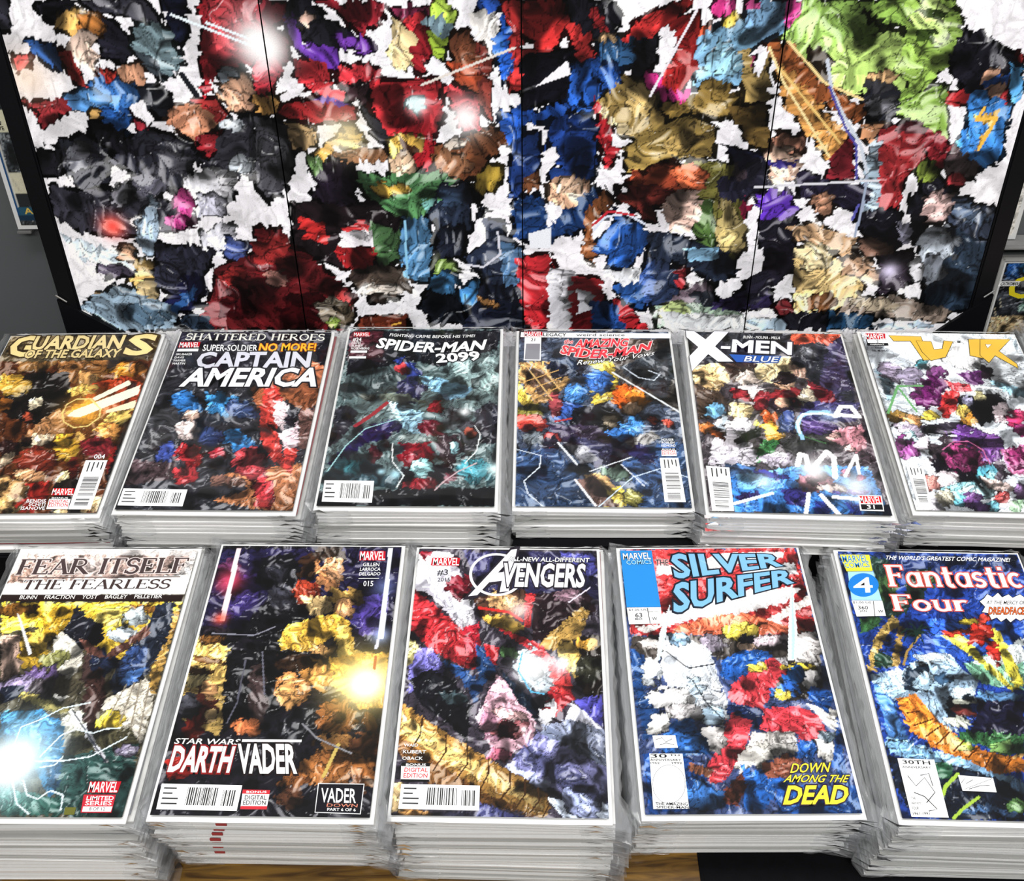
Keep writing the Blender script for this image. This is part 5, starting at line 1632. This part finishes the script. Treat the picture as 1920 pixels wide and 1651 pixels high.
for cx_ in (-.545, -.42): link('clip', box_me('clip', .016, .003, .018, mat('clip_steel', (.3, .3, .3), .35, .5, .7), (cx_, .1375, .009), .0005), easel)
def leaning_comic(name, label, x, s, w, h, spec, texts, cell, seed, off=.044, group=None):
    """x, s: lower edge's first corner on the leaning plane"""
    e = plane_obj(name, x, s, off); tag(e, label, 'comic book', group)
    link('backing_board', box_me('backing_board', w, h, .0012, BOARD, (w/2, h/2, .0006), .0002), e)
    cv = link('cover', art_grid('cover', .005, w-.005, .005, h-.005, .0016, lambda X, Y: (X*10000, (h-Y)*10000), spec, cell, seed, zfun=lambda X, Y: X*0+.0016), e)
    for me_args in texts:
        if me_args[0] == 'poly': link('print_box', poly_mesh('print_box', me_args[1], me_args[2], me_args[3]), cv)
        else: link('cover_lettering', letter_mesh('lettering', me_args[1], me_args[2], me_args[3], me_args[4], me_args[5], me_args[6], False, .022, 0), cv)
    fm = film_mesh(seed); S = Matrix.Diagonal((w/W_, h/H_, 1, 1)); fm.transform(Matrix.Translation((w/2, h/2, .0008)) @ S); link('sleeve', fm, e)
    return e
LSPEC = """b 3a4044
c ddd8c0 0,2000 1630,2000 1630,2300 0,2300
c 1c4f80 0,0 75,0 75,2570 0,2570
c e8e6dc 75,0 82,0 82,2400 75,2400
p 8c8c78 82,2040 140,2040 200,2240 90,2240
c 2a2c30 82,2240 1730,2240 1730,2390 82,2390
s c8c4b0 10 110,2080 160,2230
c e4e0c4 0,1320 1630,1320 1630,1560 0,1560
c 2a5c74 75,2400 1630,2400 1630,2500 75,2500
c 14344c 0,2500 1630,2500 1630,2570 0,2570"""
e_ = leaning_comic('wall_comic', 'old comic with blue border on grey backboard, half hidden beside the mural board', -.5518, .1404, .173, .267, LSPEC,
   [('t', "A T", (.0135, .0185), (.034, .0185), (.0135, .0255), 'e8c860', .0018), ('t', "IT'S", (.004, .130), (.0145, .130), (.004, .134), '202020', .0018),
    ('t', "MAG", (.004, .1245), (.0155, .1245), (.0055, .1285), '202020', .0018), ('t', "SAN", (.005, .119), (.0165, .119), (.006, .123), '202020', .0018), ('t', "RO YE", (.005, .1135), (.0185, .1135), (.005, .1175), '202020', .0018)], 20., 61, off=.036)
RSPEC = """b e8e4dc
e e8d820 1480,600 90,0 0,120
e 5a2060 1560,900 110,0 0,120
e 2c8c3c 1480,1250 90,0 0,110
p e07030 1380,1350 1600,1250 1600,1650 1400,1750
e f0c030 1560,1500 80,0 0,90
p 8c3020 1300,1800 1500,1650 1600,1900 1350,2000
p e86830 1350,2020 1480,1960 1540,2080 1400,2120
p 1c3c78 1380,2150 1560,2060 1560,2160 1400,2220
e c03c28 1480,2330 80,-60 20,50
s 303038 8 1380,2420 1500,2300
e 404040 1430,2500 60,0 0,30"""
leaning_comic('wall_comic', 'white-bordered multicoloured comic on grey backboard above the grey-framed card', .4036, .1115, .173, .267, RSPEC, [], 22., 62, off=.036)
CSPEC = """b 14141a
e 1c4c8c 180,150 110,0 0,110
e 2c6ca0 260,130 60,0 0,70
p 3c4048 60,420 900,380 900,700 60,760
s 90949c 10 120,470 420,420
s a0a4ac 8 160,620 420,540
p 8cb0a4 330,430 520,420 520,700 360,680
p b8a078 60,760 900,700 900,1200 60,1200
s d0c8b0 12 90,500 130,620
s c8bca0 12 60,640 100,740"""  # grey patch and pale strokes paint the plastic's glare into this cover
def oval(cx, cy, rx, ry, z, col): return ('poly', [(cx+rx*math.cos(k/12*math.pi), cy+ry*math.sin(k/12*math.pi)) for k in range(24)], z, col)
ce = leaning_comic('framed_card', 'grey-framed dark card with white name box and yellow letter beside the mural board', .5700, -.086, .165, .1725, CSPEC,
   [('t', 'C', (.0150, .1225), (.042, .1225), (.0190, .1505), 'f0e02c', .0019), ('poly', [(.002, .1380), (.0255, .1380), (.0275, .1445), (.004, .1445)], .0021, 'f8f8f8'), ('t', 'CATWOMAN', (.0045, .1392), (.0250, .1392), (.0056, .1433), '181818', .0023)], 18., 63, off=.036)
FG = mat('grey_metal_frame', (.30, .30, .29), .4)
link('frame_bar', box_me('frame_bar', .0055, .178, .008, FG, (-.0030, .0885, .004), .0008), ce)
link('frame_bar', box_me('frame_bar', .175, .0055, .008, FG, (.083, .1752, .004), .0008), ce)

# ------------------------------------------------------------------ stacks of bagged comics
random.seed(4)
def var(n, f): return [f(k) for k in range(n)]
BOARD2 = mat('grey_board', (.5, .5, .48), .5, noise=.08, nscale=60)
BOARD3 = mat('light_grey_board', (.68, .68, .66), .5, noise=.08, nscale=60)
BOARDS = [slab('backing_board', W_, H_, 0, t_, m_, .0004, 10+k) for k, (t_, m_) in enumerate([(.0013, BOARD), (.0017, BOARD), (.0010, BOARD), (.0020, BOARD), (.0015, BOARD2), (.0012, BOARD), (.0014, BOARD3), (.0010, BOARD2), (.0016, BOARD)])]
PAGES = var(4, lambda k: slab('pages', .166, .2565, .0019, .0036, PAGE, .0004, 20+k))+var(2, lambda k: slab('pages', .166, .2560, .0019, .0036, PAGE2, .0004, 30+k))
RIMS = var(8, lambda k: rim_mesh(50+k))
COVC = ['c8c4bc', '50545c', '1c1c24', '6c7078', '988f84', '2c5c8c', '8c2c30', '2a2a30', '14141a', '3c3a36', '24242c']  # edge colours, mostly dark to deepen the shade between stacked comics
COVERS = {c: slab('cover', .167, .2585, .0036, .0040, flat(c), .0004, 44) for c in COVC}
ORD = ['second', 'third', 'fourth', 'fifth', 'sixth', 'seventh', 'eighth', 'ninth', 'tenth', 'eleventh', 'twelfth', 'thirteenth', 'fourteenth', 'fifteenth', 'sixteenth', 'seventeenth', 'eighteenth', 'nineteenth', 'twentieth', 'twenty-first', 'twenty-second', 'twenty-third', 'twenty-fourth', 'twenty-fifth', 'twenty-sixth', 'twenty-seventh', 'twenty-eighth']
INFO = {
 'B1': ('bagged brown-orange comic with bright beams and gold slanted title, topping its stack', 'brown-orange beam comic'),
 'B2': ('bagged dark comic with blue, red shapes and big white slanted two-line title', 'comic with the two-line white slanted title'),
 'B3': ('bagged misty teal-grey comic with white title ending in four digits', 'misty teal-grey comic'),
 'B4': ('bagged comic with white top strip, red title and tilted yellow and blue street', 'comic with the white top strip'),
 'B5': ('bagged comic with giant silver X and glowing blue-white swirls', 'comic with the giant silver X'),
 'B6': ('bagged pale comic with gold title and purple shapes on white', 'pale comic with the gold title'),
 'F1': ('bagged comic with pinkish white serif title band over yellow sky and blue lightning', 'comic with the serif title band'),
 'F2': ('bagged black and gold starry comic with red and white light beams', 'black and gold starry comic'),
 'F3': ('bagged comic with large red and white shapes over a diagonal gold wrapped band', 'comic with the diagonal gold band'),
 'F4': ('bagged comic with pale blue two-line title on red and yellow lettering below', 'comic with the pale blue title on red'),
 'F5': ('bagged deep blue comic with white serif title, palm trees and orange scales', 'deep blue palm tree comic')}
TAPE = box_me('red_tape', .0085, .0012, .0032, flat('a84040'), (0, -H_/2-.0002, .0018), .0002)
def lower_comic(x, y, z, yaw, rng, label, group, col=None, tape=False):
    e = empty('bagged_comic', (x, y, z), (0, 0, yaw)); tag(e, label, 'comic book', group)
    link('backing_board', rng.choice(BOARDS), e); link('pages', rng.choice(PAGES), e)
    link('cover', COVERS[col or rng.choice(COVC)], e); link('sleeve', rng.choice(RIMS), e)
    if tape: link('red_tape', TAPE, e).location = (tape, 0, 0)
    return e
def top_comic(key, x, y, z, yaw):
    e = empty('bagged_comic', (x, y, z), (0, 0, yaw)); tag(e, INFO[key][0], 'comic book', 'comics lying face up on top of the stacks')
    link('backing_board', BOARDS[0], e); link('pages', PAGES[1], e)
    step = .00085 if key[0] == 'F' else .001
    spec = ART[key]; cell = 28. if key[0] == 'F' else 32.
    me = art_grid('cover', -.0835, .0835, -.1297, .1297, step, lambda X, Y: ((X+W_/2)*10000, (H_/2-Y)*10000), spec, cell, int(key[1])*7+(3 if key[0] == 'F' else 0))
    cv = link('cover', me, e); cv.location = (0, 0, .0043)
    build_print(cv, spec)
    f_ = link('sleeve', film_mesh(int(key[1])*3+len(key)), e); f_.location = (0, 0, .0043)
    r = link('sleeve_rim', RIMS[int(key[1]) % 8], e); r.location = (0, 0, .0006)
    return e
ACC = {('B4', 7): '2c5c8c', ('F1', 15): '8c2c30', ('F2', 5): '1c1c24', ('F3', 3): '24242c', ('F4', 3): '1c1c24', ('F4', 15): '24242c', ('B5', 5): '1c1c24', ('B6', 4): '1c1c24', ('F3', 18): '24242c'}
for key, (x, y, zt, yaw) in POSE.items():
    rng = random.Random(sum(ord(c)*17**i for i, c in enumerate(key))); back = key[0] == 'B'
    base = RZ if back else TABLE; top = Z(zt)
    top_comic(key, x, y, top-.0050, yaw)
    h = top-.0050-base; n = int(round(h/.0049)); gaps = [rng.uniform(.93, 1.07) for _ in range(n)]; s_ = h/sum(gaps)
    # group offsets: bundles slid a little on one another
    bx = by = 0; z = top-.0050; byaw = yaw; left = 0
    for k in range(n):
        if left == 0: bx = rng.uniform(-.0035, .0035); by = rng.uniform(-.0008, .0035); byaw = yaw+rng.uniform(-.010, .010); left = rng.randint(3, 6)
        left -= 1; z -= gaps[k]*s_
        lab = '%s comic down in the stack under the %s' % (ORD[k], INFO[key][1])
        lower_comic(x+bx+rng.uniform(-.0012, .0012), y+by+(.017*k/n if key in ('F2', 'F4') else 0)+rng.uniform(-.0008, .0008), z, byaw+rng.uniform(-.004, .004), rng, lab, 'comics stacked under the '+INFO[key][1], ACC.get((key, k)), tape=(-.030-.034*k/n if key == 'F2' and k in (1, 4, 5, 8, 10, 13, 15) else 0))
# a further stack, cut by the picture's edge
rng = random.Random(99); xx, yy, zz_, ya = .650, .7475, Z(-.726), math.radians(-2.8)
e = empty('bagged_comic', (xx, yy, zz_-.005), (0, 0, ya)); tag(e, 'bagged plain beige comic topping the stack beside the grey-framed card', 'comic book', 'comics lying face up on top of the stacks')
link('backing_board', BOARDS[0], e); link('pages', PAGES[0], e); c_ = link('cover', slab('cover', .168, .2605, .0036, .0040, flat('d8c0a8'), .0006, 71), e); link('sleeve', RIMS[3], e)
h = zz_-.005-RZ; n = int(round(h/.0049)); z = zz_-.005
for k in range(n):
    z -= h/n; lower_comic(xx+rng.uniform(-.002, .002), yy+rng.uniform(-.001, .002), z, ya+rng.uniform(-.006, .006), rng, '%s comic down in the stack under the plain beige comic' % ORD[k], 'comics stacked under the plain beige comic')
cloth = link('table_mat', box_me('table_mat', .40, .30, .0012, BLACK, (0, 0, 0), .0003), loc=(.353, .40, TABLE+.0004)); tag(cloth, 'thin black mat on the brown table under the palm tree comic stack', 'mat')
